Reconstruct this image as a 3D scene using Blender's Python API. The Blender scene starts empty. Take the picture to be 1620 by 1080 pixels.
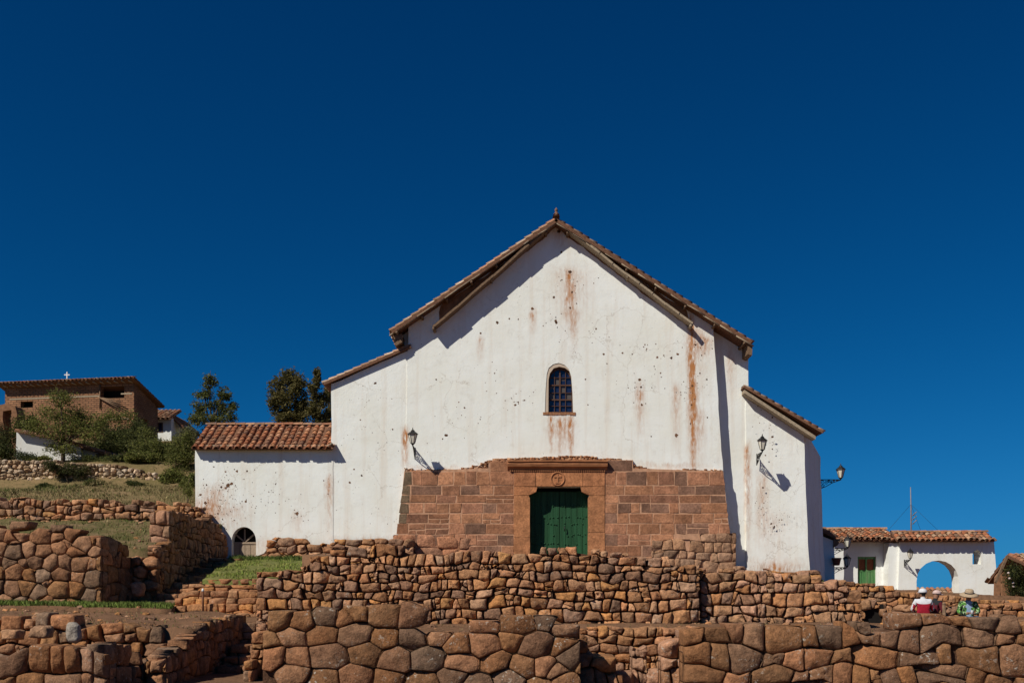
import bpy, bmesh, math, random
import numpy as np
from mathutils import Vector, Matrix, noise
from mathutils.geometry import tessellate_polygon

# ------------------------------------------------------------------ camera, sky, sun, exposure
SC = bpy.context.scene
COL = SC.collection
C = 2.0                      # eye height above the lowest ground
F = 1575.0                   # focal length in pixels of a 1620 px wide picture (35 mm lens)
HY = 940.0                   # horizon row
def A(px, py, Y):            # a point of the place seen at a pixel, at its own distance Y
    return Vector(((px-810.0)/F*Y, Y, C+(HY-py)/F*Y))
def XX(px, Y): return (px-810.0)/F*Y
def ZZ(py, Y): return C+(HY-py)/F*Y

cd = bpy.data.cameras.new('camera'); cam = bpy.data.objects.new('camera', cd); COL.objects.link(cam)
cam.location = (0, 0, C); cam.rotation_euler = (math.radians(90), 0, 0)
cd.sensor_width = 36; cd.lens = 35; cd.shift_y = (HY-540)/1620.0
cd.clip_start = 0.1; cd.clip_end = 6000
SC.camera = cam

SUNV = Vector((-1.08, -1.0, 1.36)).normalized()
sun_el = math.asin(SUNV.z)
W = bpy.data.worlds.new('World'); SC.world = W; W.use_nodes = True
nt = W.node_tree
sky = nt.nodes.new('ShaderNodeTexSky'); sky.sky_type = 'NISHITA'; sky.sun_disc = False
sky.sun_elevation = sun_el
sky.sun_rotation = math.atan2(SUNV.x, SUNV.y)
sky.altitude = 3700; sky.air_density = 1.0; sky.dust_density = 0.3; sky.ozone_density = 3.0
hs = nt.nodes.new('ShaderNodeHueSaturation'); hs.inputs['Saturation'].default_value = 1.25
hs.inputs['Hue'].default_value = 0.493
nt.links.new(sky.outputs[0], hs.inputs['Color'])
def wmath(op, a, b=None):
    n = nt.nodes.new('ShaderNodeMath'); n.operation = op
    for x, i in ((a, 0), (b, 1)):
        if x is None: continue
        if isinstance(x, (int, float)): n.inputs[i].default_value = x
        else: nt.links.new(x, n.inputs[i])
    return n.outputs[0]
# thin high-altitude air: no bright band along the horizon, deep saturated blue
tc = nt.nodes.new('ShaderNodeTexCoord'); sx = nt.nodes.new('ShaderNodeSeparateXYZ'); nt.links.new(tc.outputs['Generated'], sx.inputs[0])
cx = nt.nodes.new('ShaderNodeCombineXYZ'); nt.links.new(sx.outputs[0], cx.inputs[0]); nt.links.new(sx.outputs[1], cx.inputs[1])
nt.links.new(wmath('SQRT', wmath('ADD', wmath('MULTIPLY', sx.outputs[2], sx.outputs[2]), 0.011)), cx.inputs[2])
nt.links.new(cx.outputs[0], sky.inputs[0])
sp = nt.nodes.new('ShaderNodeSeparateColor'); nt.links.new(hs.outputs[0], sp.inputs[0])
cc = nt.nodes.new('ShaderNodeCombineColor'); SK = 0.075
r_ = wmath('MULTIPLY', wmath('POWER', wmath('MAXIMUM', wmath('MULTIPLY', sp.outputs[0], SK), 0.0), 2.0), 1.5/SK)
nt.links.new(wmath('MINIMUM', wmath('MINIMUM', r_, sp.outputs[0]), .30/SK), cc.inputs[0])
nt.links.new(wmath('MINIMUM', wmath('MULTIPLY', wmath('POWER', wmath('MULTIPLY', sp.outputs[1], SK), 1.15), .775/SK), .24/SK), cc.inputs[1]); nt.links.new(wmath('MINIMUM', wmath('MULTIPLY', wmath('POWER', wmath('MULTIPLY', sp.outputs[2], SK), 1.07), .875/SK), .48/SK), cc.inputs[2])
bg = nt.nodes['Background']; bg.inputs[1].default_value = SK
nt.links.new(cc.outputs[0], bg.inputs[0])
sl = bpy.data.lights.new('sun', 'SUN'); sl.energy = 5.0; sl.angle = math.radians(0.5); sl.color = (1.0, 0.95, 0.85)
so = bpy.data.objects.new('sun', sl); COL.objects.link(so)
so.rotation_euler = SUNV.to_track_quat('Z', 'Y').to_euler(); so.location = (-30, -30, 40)
SC.view_settings.view_transform = 'Standard'; SC.view_settings.look = 'None'
SC.view_settings.exposure = 0.0; SC.view_settings.gamma = 1.0

R = random.Random(7)

# ------------------------------------------------------------------ object helpers
def tag(o, label=None, cat=None, group=None, kind=None):
    if label: o['label'] = label
    if cat: o['category'] = cat
    if group: o['group'] = group
    if kind: o['kind'] = kind
    return o
def empty(name, loc, label, cat, group=None):
    o = bpy.data.objects.new(name, None); COL.objects.link(o); o.location = loc
    o.empty_display_size = 0.3
    return tag(o, label, cat, group)
def copy_tree(o, parent=None):
    c = o.copy(); COL.objects.link(c); c.parent = parent
    for ch in o.children: copy_tree(ch, c)
    return c

class MB:
    """collects vertices and faces with a colour per vertex and a material per face"""
    def __init__(s): s.v=[]; s.f=[]; s.c=[]; s.m=[]; s.sm=[]
    def add(s, vs, fs, col=(1,1,1,0), mat=0, smooth=False):
        b=len(s.v)
        s.v.extend([tuple(p) for p in vs])
        if len(col)==3: col=(col[0],col[1],col[2],0.0)
        s.c.extend([col]*len(vs))
        for f in fs: s.f.append([i+b for i in f])
        s.m.extend([mat]*len(fs)); s.sm.extend([smooth]*len(fs))
    def box(s, lo, hi, col=(1,1,1,0), mat=0, M=None):
        x0,y0,z0=lo; x1,y1,z1=hi
        vs=[Vector(p) for p in ((x0,y0,z0),(x1,y0,z0),(x1,y1,z0),(x0,y1,z0),(x0,y0,z1),(x1,y0,z1),(x1,y1,z1),(x0,y1,z1))]
        if M is not None: vs=[M@p for p in vs]
        s.add(vs,[(0,3,2,1),(4,5,6,7),(0,1,5,4),(1,2,6,5),(2,3,7,6),(3,0,4,7)],col,mat)
    def hexa(s, q, d, col=(1,1,1,0), mat=0):
        """quad q (4 points, counter-clockwise seen from front) extruded by vector d"""
        q=[Vector(p) for p in q]; b=[p+Vector(d) for p in q]
        s.add(q+b,[(0,1,2,3),(7,6,5,4),(0,4,5,1),(1,5,6,2),(2,6,7,3),(3,7,4,0)],col,mat)
    def tube(s, pts, r, n=7, col=(1,1,1,0), mat=0, caps=True):
        pts=[Vector(p) for p in pts]
        rs = r if isinstance(r,(list,tuple)) else [r]*len(pts)
        vs=[]; up=Vector((0.13,0.31,0.94))
        for i,p in enumerate(pts):
            t=(pts[min(i+1,len(pts)-1)]-pts[max(i-1,0)]).normalized()
            a=t.cross(up)
            if a.length<1e-3: a=t.cross(Vector((1,0,0)))
            a.normalize(); b=t.cross(a)
            for k in range(n):
                an=2*math.pi*k/n
                vs.append(p+(a*math.cos(an)+b*math.sin(an))*rs[i])
        fs=[]
        for i in range(len(pts)-1):
            for k in range(n):
                fs.append((i*n+k,(i+1)*n+k,(i+1)*n+(k+1)%n,i*n+(k+1)%n))
        if caps:
            fs.append(tuple(range(n))); fs.append(tuple((len(pts)-1)*n+k for k in reversed(range(n))))
        s.add(vs,fs,col,mat,True)
    def lathe(s, prof, cen, n=16, col=(1,1,1,0), mat=0, smooth=True, ph=0.0, sx=1, sy=1, M=None):
        vs=[]; cen=Vector(cen)
        for (r,z) in prof:
            for k in range(n):
                an=2*math.pi*k/n+ph
                p=Vector((r*math.cos(an)*sx,r*math.sin(an)*sy,z))
                if M is not None: p=M@p
                vs.append(cen+p)
        fs=[]
        for i in range(len(prof)-1):
            for k in range(n):
                fs.append((i*n+k,i*n+(k+1)%n,(i+1)*n+(k+1)%n,(i+1)*n+k))
        fs.append(tuple(reversed(range(n)))); fs.append(tuple((len(prof)-1)*n+k for k in range(n)))
        s.add(vs,fs,col,mat,smooth)
    def build(s, name, mats, parent=None, origin=None, recalc=False):
        me=bpy.data.meshes.new(name)
        if parent is not None: off=Vector(parent_base(parent))
        elif origin is not None: off=Vector(origin)
        else: off=Vector((0,0,0))
        vs=[(p[0]-off.x,p[1]-off.y,p[2]-off.z) for p in s.v]
        me.from_pydata(vs,[],s.f)
        if not isinstance(mats,(list,tuple)): mats=[mats]
        for m in mats: me.materials.append(m)
        me.polygons.foreach_set('material_index', s.m)
        me.polygons.foreach_set('use_smooth', s.sm)
        at=me.color_attributes.new('Col','FLOAT_COLOR','POINT')
        at.data.foreach_set('color', np.array(s.c,dtype=np.float32).ravel())
        if recalc:
            bm=bmesh.new(); bm.from_mesh(me); bmesh.ops.recalc_face_normals(bm,faces=bm.faces); bm.to_mesh(me); bm.free()
        me.update()
        o=bpy.data.objects.new(name,me); COL.objects.link(o)
        if parent is not None: o.parent=parent
        else: o.location=off
        return o
def parent_base(p):
    v=Vector((0,0,0)); q=p
    while q is not None: v+=Vector(q.location); q=q.parent
    return v

# ------------------------------------------------------------------ materials
class NT:
    def __init__(s, name):
        s.m=bpy.data.materials.new(name); s.m.use_nodes=True
        s.t=s.m.node_tree; s.t.nodes.clear()
        s.out=s.t.nodes.new('ShaderNodeOutputMaterial'); s.p=s.t.nodes.new('ShaderNodeBsdfPrincipled')
        s.t.links.new(s.p.outputs[0], s.out.inputs[0])
        s.p.inputs['Specular IOR Level'].default_value=0.2
        s.pos=s.t.nodes.new('ShaderNodeNewGeometry').outputs['Position']
    def link(s,a,b): s.t.links.new(a,b)
    def val(s,x,inp):
        if hasattr(x,'is_output') or hasattr(x,'links'): s.link(x,inp)
        else: inp.default_value=x
    def math(s,op,a,b=None,c=None,clamp=False):
        n=s.t.nodes.new('ShaderNodeMath'); n.operation=op; n.use_clamp=clamp
        s.val(a,n.inputs[0])
        if b is not None: s.val(b,n.inputs[1])
        if c is not None: s.val(c,n.inputs[2])
        return n.outputs[0]
    def vmap(s,scale,loc=(0,0,0),src=None):
        n=s.t.nodes.new('ShaderNodeMapping'); s.link(src or s.pos,n.inputs[0])
        n.inputs['Scale'].default_value=scale; n.inputs['Location'].default_value=loc
        return n.outputs[0]
    def noise(s,scale,detail=4,rough=.55,vec=None,out=0,dist=0):
        n=s.t.nodes.new('ShaderNodeTexNoise'); s.link(vec or s.pos,n.inputs['Vector'])
        n.inputs['Scale'].default_value=scale; n.inputs['Detail'].default_value=detail; n.inputs['Roughness'].default_value=rough
        n.inputs['Distortion'].default_value=dist
        return n.outputs[out]
    def ramp(s,fac,stops):
        n=s.t.nodes.new('ShaderNodeValToRGB'); s.link(fac,n.inputs[0]); e=n.color_ramp.elements
        while len(e)<len(stops): e.new(0.5)
        for i,(p,c) in enumerate(stops):
            e[i].position=p; e[i].color=(c,c,c,1) if isinstance(c,(int,float)) else (*c,1)
        return n.outputs[0]
    def mix(s,fac,a,b,mode='MIX'):
        n=s.t.nodes.new('ShaderNodeMix'); n.data_type='RGBA'; n.blend_type=mode
        s.val(fac,n.inputs[0])
        for x,i in ((a,6),(b,7)):
            if isinstance(x,tuple): n.inputs[i].default_value=(*x[:3],1)
            else: s.link(x,n.inputs[i])
        return n.outputs[2]
    def attr(s):
        n=s.t.nodes.new('ShaderNodeVertexColor'); n.layer_name='Col'; return n.outputs
    def bump(s,h,strength=.5,dist=.02):
        n=s.t.nodes.new('ShaderNodeBump'); n.inputs['Strength'].default_value=strength; n.inputs['Distance'].default_value=dist
        s.link(h,n.inputs['Height']); s.link(n.outputs[0],s.p.inputs['Normal'])
    def fin(s,col,rough=.9):
        s.val(col if not isinstance(col,tuple) else (*col[:3],1), s.p.inputs['Base Color']); s.val(rough,s.p.inputs['Roughness'])
        return s.m

def m_plain(name,col,rough=.8,spec=.2,metal=0,var=.25,scale=8,bump=.3):
    n=NT(name); k=n.ramp(n.noise(scale,5),[(.25,1-var),(.75,1+var*.4)])
    n.p.inputs['Specular IOR Level'].default_value=spec; n.p.inputs['Metallic'].default_value=metal
    if bump: n.bump(n.noise(scale*5,4),bump,.01)
    return n.fin(n.mix(1.0,col,k,'MULTIPLY'),rough)

def m_attr(name,nscale=8,lo=.46,hi=1.5,bscale=20,bstr=.95,bdist=.03,rough=.92,lichen=False,spec=.15):
    n=NT(name); a=n.attr()
    k=n.ramp(n.noise(nscale,9,.68),[(.28,lo),(.72,hi)])
    c=n.mix(1.0,a[0],k,'MULTIPLY')
    c=n.mix(1.0,c,n.ramp(n.noise(nscale*5.5,4,.6,vec=n.vmap((1,1,1),(2,8,5))),[(.3,.72),(.7,1.28)]),'MULTIPLY')
    if lichen:
        # pale lichen rosettes and grey weathering
        g=n.math('MULTIPLY',n.ramp(n.noise(2.2,5,.6,vec=n.vmap((1,1,1),(5,2,9))),[(.45,0.0),(.62,1.0)]),.15)
        c=n.mix(n.math('MULTIPLY',g,a[1]),c,(.18,.125,.07))
        l=n.ramp(n.noise(11,6,.7,vec=n.vmap((1,1,1),(3,7,1))),[(.575,0.0),(.64,1.0)])
        l2=n.ramp(n.noise(1.3,2,.5,vec=n.vmap((1,1,1),(1,4,2))),[(.47,0.0),(.6,1.0)])
        c=n.mix(n.math('MULTIPLY',n.math('MULTIPLY',l,l2),a[1]),c,(.50,.47,.40))
    n.p.inputs['Specular IOR Level'].default_value=spec
    h=n.math('ADD',n.noise(bscale,6,.65),n.math('MULTIPLY',n.noise(bscale*.3,3,.5),1.2))
    n.bump(h,bstr,bdist)
    return n.fin(c,rough)

MAT={}
MAT['stone']=m_attr('weathered_stone',lichen=True)
MAT['rubble']=m_attr('rubble_stone',nscale=9,lo=.5,hi=1.5,bscale=22,bstr=.9,lichen=True)
MAT['ashlar']=m_attr('red_ashlar',nscale=2.6,lo=.55,hi=1.4,bscale=24,bstr=.5,bdist=.02)
MAT['tile']=m_attr('clay_tile',nscale=11,lo=.55,hi=1.25,bscale=30,bstr=.4,bdist=.012)
MAT['leaf']=m_attr('leaves',nscale=3,lo=.7,hi=1.2,bstr=0,rough=.75,spec=.12)
def translucent(m,k):
    t=m.node_tree; p=[n for n in t.nodes if n.type=='BSDF_PRINCIPLED'][0]; o=[n for n in t.nodes if n.type=='OUTPUT_MATERIAL'][0]
    tr=t.nodes.new('ShaderNodeBsdfTranslucent'); mx=t.nodes.new('ShaderNodeMixShader'); mx.inputs[0].default_value=k
    t.links.new(p.inputs['Base Color'].links[0].from_socket,tr.inputs[0]); t.links.new(p.outputs[0],mx.inputs[1]); t.links.new(tr.outputs[0],mx.inputs[2]); t.links.new(mx.outputs[0],o.inputs[0])
translucent(MAT['leaf'],.38)
MAT['grass']=m_attr('grass_blades',nscale=1.2,lo=.6,hi=1.25,bstr=0,rough=.7)
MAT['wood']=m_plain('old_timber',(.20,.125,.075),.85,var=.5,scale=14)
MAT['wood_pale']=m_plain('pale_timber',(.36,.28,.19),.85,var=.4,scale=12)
MAT['bark']=m_plain('bark',(.10,.07,.045),.95,var=.5,scale=10)
MAT['iron']=m_plain('black_iron',(.018,.017,.016),.55,spec=.4,metal=.3,var=.3,scale=30,bump=.1)
MAT['dark']=m_plain('painted_interior_shade',(.012,.010,.009),.95,bump=0)  # near-black colour stands in for the shade inside openings
MAT['adobe']=m_plain('bare_adobe',(.27,.135,.07),.95,var=.55,scale=4,bump=.8)
MAT['redstone']=m_plain('dressed_red_stone',(.40,.17,.075),.9,var=.35,scale=3,bump=.4)

def m_ground(name,c1,c2,c3,s=1.0):
    n=NT(name)
    k=n.noise(.9*s,8,.62); k2=n.noise(7*s,6,.6,vec=n.vmap((1,1,1),(4,3,2)))
    c=n.mix(n.ramp(k,[(.38,0.0),(.62,1.0)]),c1,c2)
    c=n.mix(n.ramp(k2,[(.5,0.0),(.7,1.0)]),c,c3)
    n.bump(n.math('ADD',n.noise(9,8,.7),n.noise(40,4,.6)),.8,.05)
    return n.fin(c,.97)
MAT['dirt']=m_ground('trodden_dirt',(.175,.092,.048),(.225,.12,.066),(.11,.06,.033))
MAT['turf']=m_ground('thin_turf',(.11,.095,.03),(.21,.14,.07),(.06,.07,.018))
MAT['lawn']=m_ground('green_lawn',(.13,.15,.035),(.19,.18,.055),(.09,.11,.025))
MAT['drygrass']=m_ground('dry_meadow',(.25,.165,.08),(.15,.115,.045),(.10,.08,.03),.6)
MAT['scrub']=m_ground('scrubby_hill',(.09,.07,.03),(.13,.09,.045),(.05,.05,.02),.5)

def m_plaster(name, stains=(), base=(.79,.80,.755), speck=1.0, warm=.35):
    """lime plaster: patchy whitewash, pock marks, and rust runs at stains = (x, z_top, z_bottom, half_width, strength)"""
    n=NT(name)
    sep=n.t.nodes.new('ShaderNodeSeparateXYZ'); n.link(n.pos,sep.inputs[0]); X,Z=sep.outputs[0],sep.outputs[2]
    c=n.mix(n.ramp(n.noise(.55,5,.6),[(.35,0.0),(.7,1.0)]),base,(base[0]*.94,base[1]*.92,base[2]*.87))
    st=n.noise(1.0,5,.6,vec=n.vmap((3.2,3.2,.22)))
    c=n.mix(n.math('MULTIPLY',n.ramp(st,[(.52,0.0),(.75,1.0)]),warm),c,(.60,.47,.35))
    c=n.mix(n.math('MULTIPLY',n.ramp(n.noise(2.6,8,.72),[(.55,0.0),(.72,1.0)]),.30),c,(.50,.44,.37))
    nz=n.noise(1.6,5,.65,vec=n.vmap((2.2,1,.5),(2,1,3))); nz2=n.noise(6,6,.7,vec=n.vmap((1.6,1,.45),(6,1,3)))
    wob=n.math('MULTIPLY',n.math('SUBTRACT',nz,.5),.45)
    for (cx,z1,z0,w,k) in stains:
        dx=n.math('ABSOLUTE',n.math('DIVIDE',n.math('SUBTRACT',n.math('ADD',X,n.math('MULTIPLY',wob,min(1,w*2.2))),cx),w))
        mx=n.math('SUBTRACT',1.0,dx,clamp=True)
        up=n.math('MULTIPLY',n.math('SUBTRACT',n.math('ADD',z1,n.math('MULTIPLY',wob,1.6)),Z),1.0/max(.08,min(.5,(z1-z0)*.22)),clamp=True)
        dn=n.math('DIVIDE',n.math('SUBTRACT',Z,z0),max(.05,(z1-z0)*.75),clamp=True)
        mm=n.math('MULTIPLY',n.math('MULTIPLY',mx,up),dn)
        mm=n.math('MULTIPLY',mm,n.ramp(nz2,[(.34,.0),(.62,1.0)]))
        c=n.mix(n.math('MULTIPLY',mm,k*1.5,clamp=True),c,(.43,.185,.068))
    # pock marks, gathered in patches
    v=n.t.nodes.new('ShaderNodeTexVoronoi'); v.inputs['Scale'].default_value=5.5; n.link(n.pos,v.inputs['Vector'])
    d=n.math('ADD',v.outputs['Distance'],n.math('MULTIPLY',n.noise(22,4,.7),.22))
    pk=n.ramp(d,[(.175,1.0),(.215,0.0)])
    clus=n.ramp(n.noise(.75,4,.65,vec=n.vmap((1,1,1),(11,3,5))),[(.52,0.0),(.63,1.0)])
    c=n.mix(n.math('MULTIPLY',n.math('MULTIPLY',pk,clus),speck*.8),c,(.14,.075,.045))
    cv=n.t.nodes.new('ShaderNodeTexVoronoi'); cv.feature='DISTANCE_TO_EDGE'; cv.inputs['Scale'].default_value=.55
    va=n.t.nodes.new('ShaderNodeVectorMath'); va.operation='ADD'; n.link(n.pos,va.inputs[0]); vm=n.t.nodes.new('ShaderNodeVectorMath'); vm.operation='SCALE'; vm.inputs['Scale'].default_value=.9; n.link(n.noise(1.3,5,.65,out=1),vm.inputs[0]); n.link(vm.outputs[0],va.inputs[1]); n.link(va.outputs[0],cv.inputs['Vector'])
    crk=n.math('MULTIPLY',n.ramp(cv.outputs['Distance'],[(.0,1.0),(.010,0.0)]),n.ramp(n.noise(.5,3,.5,vec=n.vmap((1,1,1),(9,2,7))),[(.5,0.0),(.6,1.0)]))
    c=n.mix(n.math('MULTIPLY',crk,.45),c,(.36,.29,.22))
    h=n.math('ADD',n.math('MULTIPLY',n.noise(1.5,5,.5),1.0),n.math('MULTIPLY',n.noise(14,6,.6),.34))
    n.bump(h,.30,.06)
    return n.fin(c,.93)

YF=41.0
def st(px,y1,y0,w,k): return (XX(px,YF),ZZ(y1,YF),ZZ(y0,YF),w*YF/F,k)
MAT['plaster']=m_plaster('church_plaster',[
    st(1093,490,750,9,1.2), st(1096,560,790,6,1.8), st(1100,600,760,8,.8), st(1103,505,640,26,.45), st(903,415,540,42,.40), st(901,424,475,8,1.1), st(905,440,540,8,.9), st(896,455,520,6,.8), st(908,480,570,10,.5), st(886,356,400,16,.5),
    st(886,651,735,32,.55), st(903,651,740,6,1.4), st(872,651,720,5,1.1), st(886,651,728,5,.9), st(894,651,715,4,.8),
    st(843,486,530,9,.8), st(760,526,580,8,.5), st(1012,598,700,10,.7), st(1070,600,730,9,.55), st(1113,528,570,20,.8),
    st(1187,690,900,8,.8), st(1108,640,750,12,.5), st(641,670,750,9,1.2), st(521,745,860,10,.6), st(341,760,840,34,.5), st(322,785,850,26,.7), st(1160,545,640,10,.4),
    st(1210,735,870,14,.5), st(1237,640,670,10,.6), st(370,790,860,34,.4), st(470,805,850,16,.3), st(1225,800,900,40,.25), st(1230,880,960,62,.8), st(580,846,900,75,.6), st(450,848,900,70,.5), st(335,780,900,26,.6), st(690,735,748,60,.4), st(1060,730,748,70,.4)])
MAT['plaster_tan']=m_plaster('bare_lime_reveal',[],(.52,.42,.33),.2,.3)
MAT['plaster_far']=m_plaster('house_plaster',[],(.77,.78,.75),.25,.22)
MAT['plaster_grey']=m_plaster('shed_plaster',[],(.62,.62,.60),.3,.2)

def m_bricks():
    n=NT('adobe_brick')
    sep=n.t.nodes.new('ShaderNodeSeparateXYZ'); n.link(n.pos,sep.inputs[0])
    cmb=n.t.nodes.new('ShaderNodeCombineXYZ'); n.link(n.math('ADD',sep.outputs[0],sep.outputs[1]),cmb.inputs[0]); n.link(sep.outputs[2],cmb.inputs[1])
    b=n.t.nodes.new('ShaderNodeTexBrick'); n.link(cmb.outputs[0],b.inputs['Vector'])
    b.inputs['Scale'].default_value=1.0; b.inputs['Brick Width'].default_value=.40; b.inputs['Row Height'].default_value=.16
    b.inputs['Mortar Size'].default_value=.028; b.inputs['Mortar Smooth'].default_value=.4; b.inputs['Bias'].default_value=0
    b.inputs['Color1'].default_value=(.33,.165,.085,1); b.inputs['Color2'].default_value=(.24,.115,.06,1); b.inputs['Mortar'].default_value=(.12,.065,.038,1)
    k=n.ramp(n.noise(.6,6,.65),[(.3,.65),(.7,1.25)])
    n.bump(n.math('SUBTRACT',n.noise(9,5,.6),b.outputs['Fac']),.7,.05)
    return n.fin(n.mix(1.0,b.outputs['Color'],k,'MULTIPLY'),.95)
MAT['brick']=m_bricks()

def m_green(name,c1,c2):
    n=NT(name)
    sep=n.vmap((9,9,.6)); k=n.noise(1.0,6,.6,vec=sep)
    c=n.mix(n.ramp(k,[(.4,0.0),(.65,1.0)]),c1,c2)
    n.p.inputs['Specular IOR Level'].default_value=.3
    n.bump(n.noise(2.0,5,.6,vec=n.vmap((12,12,.8))),.5,.02)
    return n.fin(c,.65)
MAT['green']=m_green('green_door_paint',(.007,.045,.014),(.014,.075,.028))
MAT['green_worn']=m_green('worn_green_paint',(.05,.17,.05),(.12,.22,.09))
MAT['shutter_red']=m_plain('red_shutter_paint',(.24,.075,.03),.7,var=.4)
def m_glass(name,col,rough=.12):
    n=NT(name); n.p.inputs['Specular IOR Level'].default_value=.6
    return n.fin(col,rough)
MAT['pane']=m_glass('dark_window_glass',(.012,.018,.05))
def m_lamp_glass():
    n=NT('frosted_lamp_glass');     return n.fin((.62,.58,.48),.35)
MAT['lamp_glass']=m_lamp_glass()

# ------------------------------------------------------------------ stone walls
PAL_FRONT=[(0.226,0.105,0.047),(0.255,0.119,0.050),(0.179,0.091,0.050),(0.281,0.131,0.065),(0.159,0.091,0.055),(0.234,0.123,0.067),(0.207,0.097,0.043)]
PAL_RUB=[(0.378,0.177,0.077),(0.352,0.179,0.088),(0.300,0.151,0.077),(0.414,0.193,0.071),(0.238,0.129,0.077),(0.362,0.206,0.121),(0.274,0.128,0.058),(0.406,0.214,0.113),(0.207,0.112,0.068),(0.387,0.183,0.091)]
PAL_GREY=[(0.371,0.200,0.121),(0.327,0.176,0.106),(0.274,0.148,0.089),(0.387,0.206,0.108),(0.309,0.175,0.100),(0.406,0.218,0.132)]
PAL_LEFT=[(0.261,0.122,0.058),(0.300,0.140,0.067),(0.229,0.115,0.061),(0.290,0.136,0.056),(0.207,0.123,0.074),(0.327,0.167,0.088)]
PAL_PALE=[(.46,.33,.21),(.40,.27,.17),(.34,.23,.14),(.51,.38,.26),(.30,.20,.115)]

def clip(poly, nx, ny, d):
    out=[]; k=len(poly)
    for i in range(k):
        a=poly[i]; b=poly[(i+1)%k]
        da=a[0]*nx+a[1]*ny-d; db=b[0]*nx+b[1]*ny-d
        if da<=0: out.append(a)
        if (da<0 and db>0) or (da>0 and db<0):
            t=da/(da-db); out.append((a[0]+(b[0]-a[0])*t,a[1]+(b[1]-a[1])*t))
    return out
def chaikin(p,q=.25):
    o=[]
    for i in range(len(p)):
        a=p[i]; b=p[(i+1)%len(p)]
        o.append((a[0]+(b[0]-a[0])*q,a[1]+(b[1]-a[1])*q)); o.append((b[0]+(a[0]-b[0])*q,b[1]+(a[1]-b[1])*q))
    return o
def dedupe(p,eps):
    o=[]
    for q in p:
        if not o or (q[0]-o[-1][0])**2+(q[1]-o[-1][1])**2>eps*eps: o.append(q)
    if len(o)>1 and (o[0][0]-o[-1][0])**2+(o[0][1]-o[-1][1])**2<eps*eps: o.pop()
    return o
def lerp_table(tab):
    xs=[t[0] for t in tab]; ys=[t[1] for t in tab]
    return lambda u: float(np.interp(u,xs,ys))

def coursed(L,zmin,zmax,sw,sh,rr,amp,split,tj,seed):
    """courses of irregular blocks that share wavy bed joints; some blocks are broken into small ones"""
    def bed(v):
        u=-2*sw; ks=[];vs=[]
        while u<L+2*sw: ks.append(u); vs.append(v+rr.uniform(-1,1)*amp*sh+.18*sh*math.sin(u*.8/sw*.35+seed)); u+=sw*rr.uniform(.8,1.7)
        return ks,vs
    def pts(b,u0,u1):
        ks,vs=b; o=[(u0,float(np.interp(u0,ks,vs)))]
        o+=[(k,v) for k,v in zip(ks,vs) if u0+.12*sw<k<u1-.12*sw]
        return o+[(u1,float(np.interp(u1,ks,vs)))]
    out=[]; v=zmin-.6*sh; lo=bed(v)
    while v<zmax+sh:
        v+=sh*rr.uniform(.72,1.3); hi=bed(v); u=-sw*rr.uniform(.1,.9); ub=ut=u
        while min(ub,ut)<L:
            w=sw*(rr.uniform(.5,1.0) if rr.random()<.55 else rr.uniform(1.0,1.7)); u+=w; nb=u+rr.uniform(-1,1)*tj*sh; nt=u+rr.uniform(-1,1)*tj*sh
            p=pts(lo,ub,nb)+list(reversed(pts(hi,ut,nt))); ub,ut=nb,nt
            if rr.random()<split:
                cx=sum(q[0] for q in p)/len(p); cy=sum(q[1] for q in p)/len(p)
                a=rr.choice([math.pi/2,math.pi/2,0,math.pi])+rr.uniform(-.35,.35); nx,ny=math.cos(a),math.sin(a); d=nx*cx+ny*cy+rr.uniform(-.18,.18)*min(sw,sh)
                p1,p2=clip(p,nx,ny,d),clip(p,-nx,-ny,-d)
                for q in (p1,p2):
                    if len(q)<3: continue
                    if rr.random()<split*.8:
                        cx=sum(z[0] for z in q)/len(q); cy=sum(z[1] for z in q)/len(q); a2=a+math.pi/2+rr.uniform(-.3,.3); nx2,ny2=math.cos(a2),math.sin(a2); d2=nx2*cx+ny2*cy
                        out+= [clip(q,nx2,ny2,d2),clip(q,-nx2,-ny2,-d2)]
                    else: out.append(q)
            else: out.append(p)
        lo=hi
    return [p for p in out if len(p)>2]
def cx_(p): return sum(q[0] for q in p)/len(p)
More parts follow.
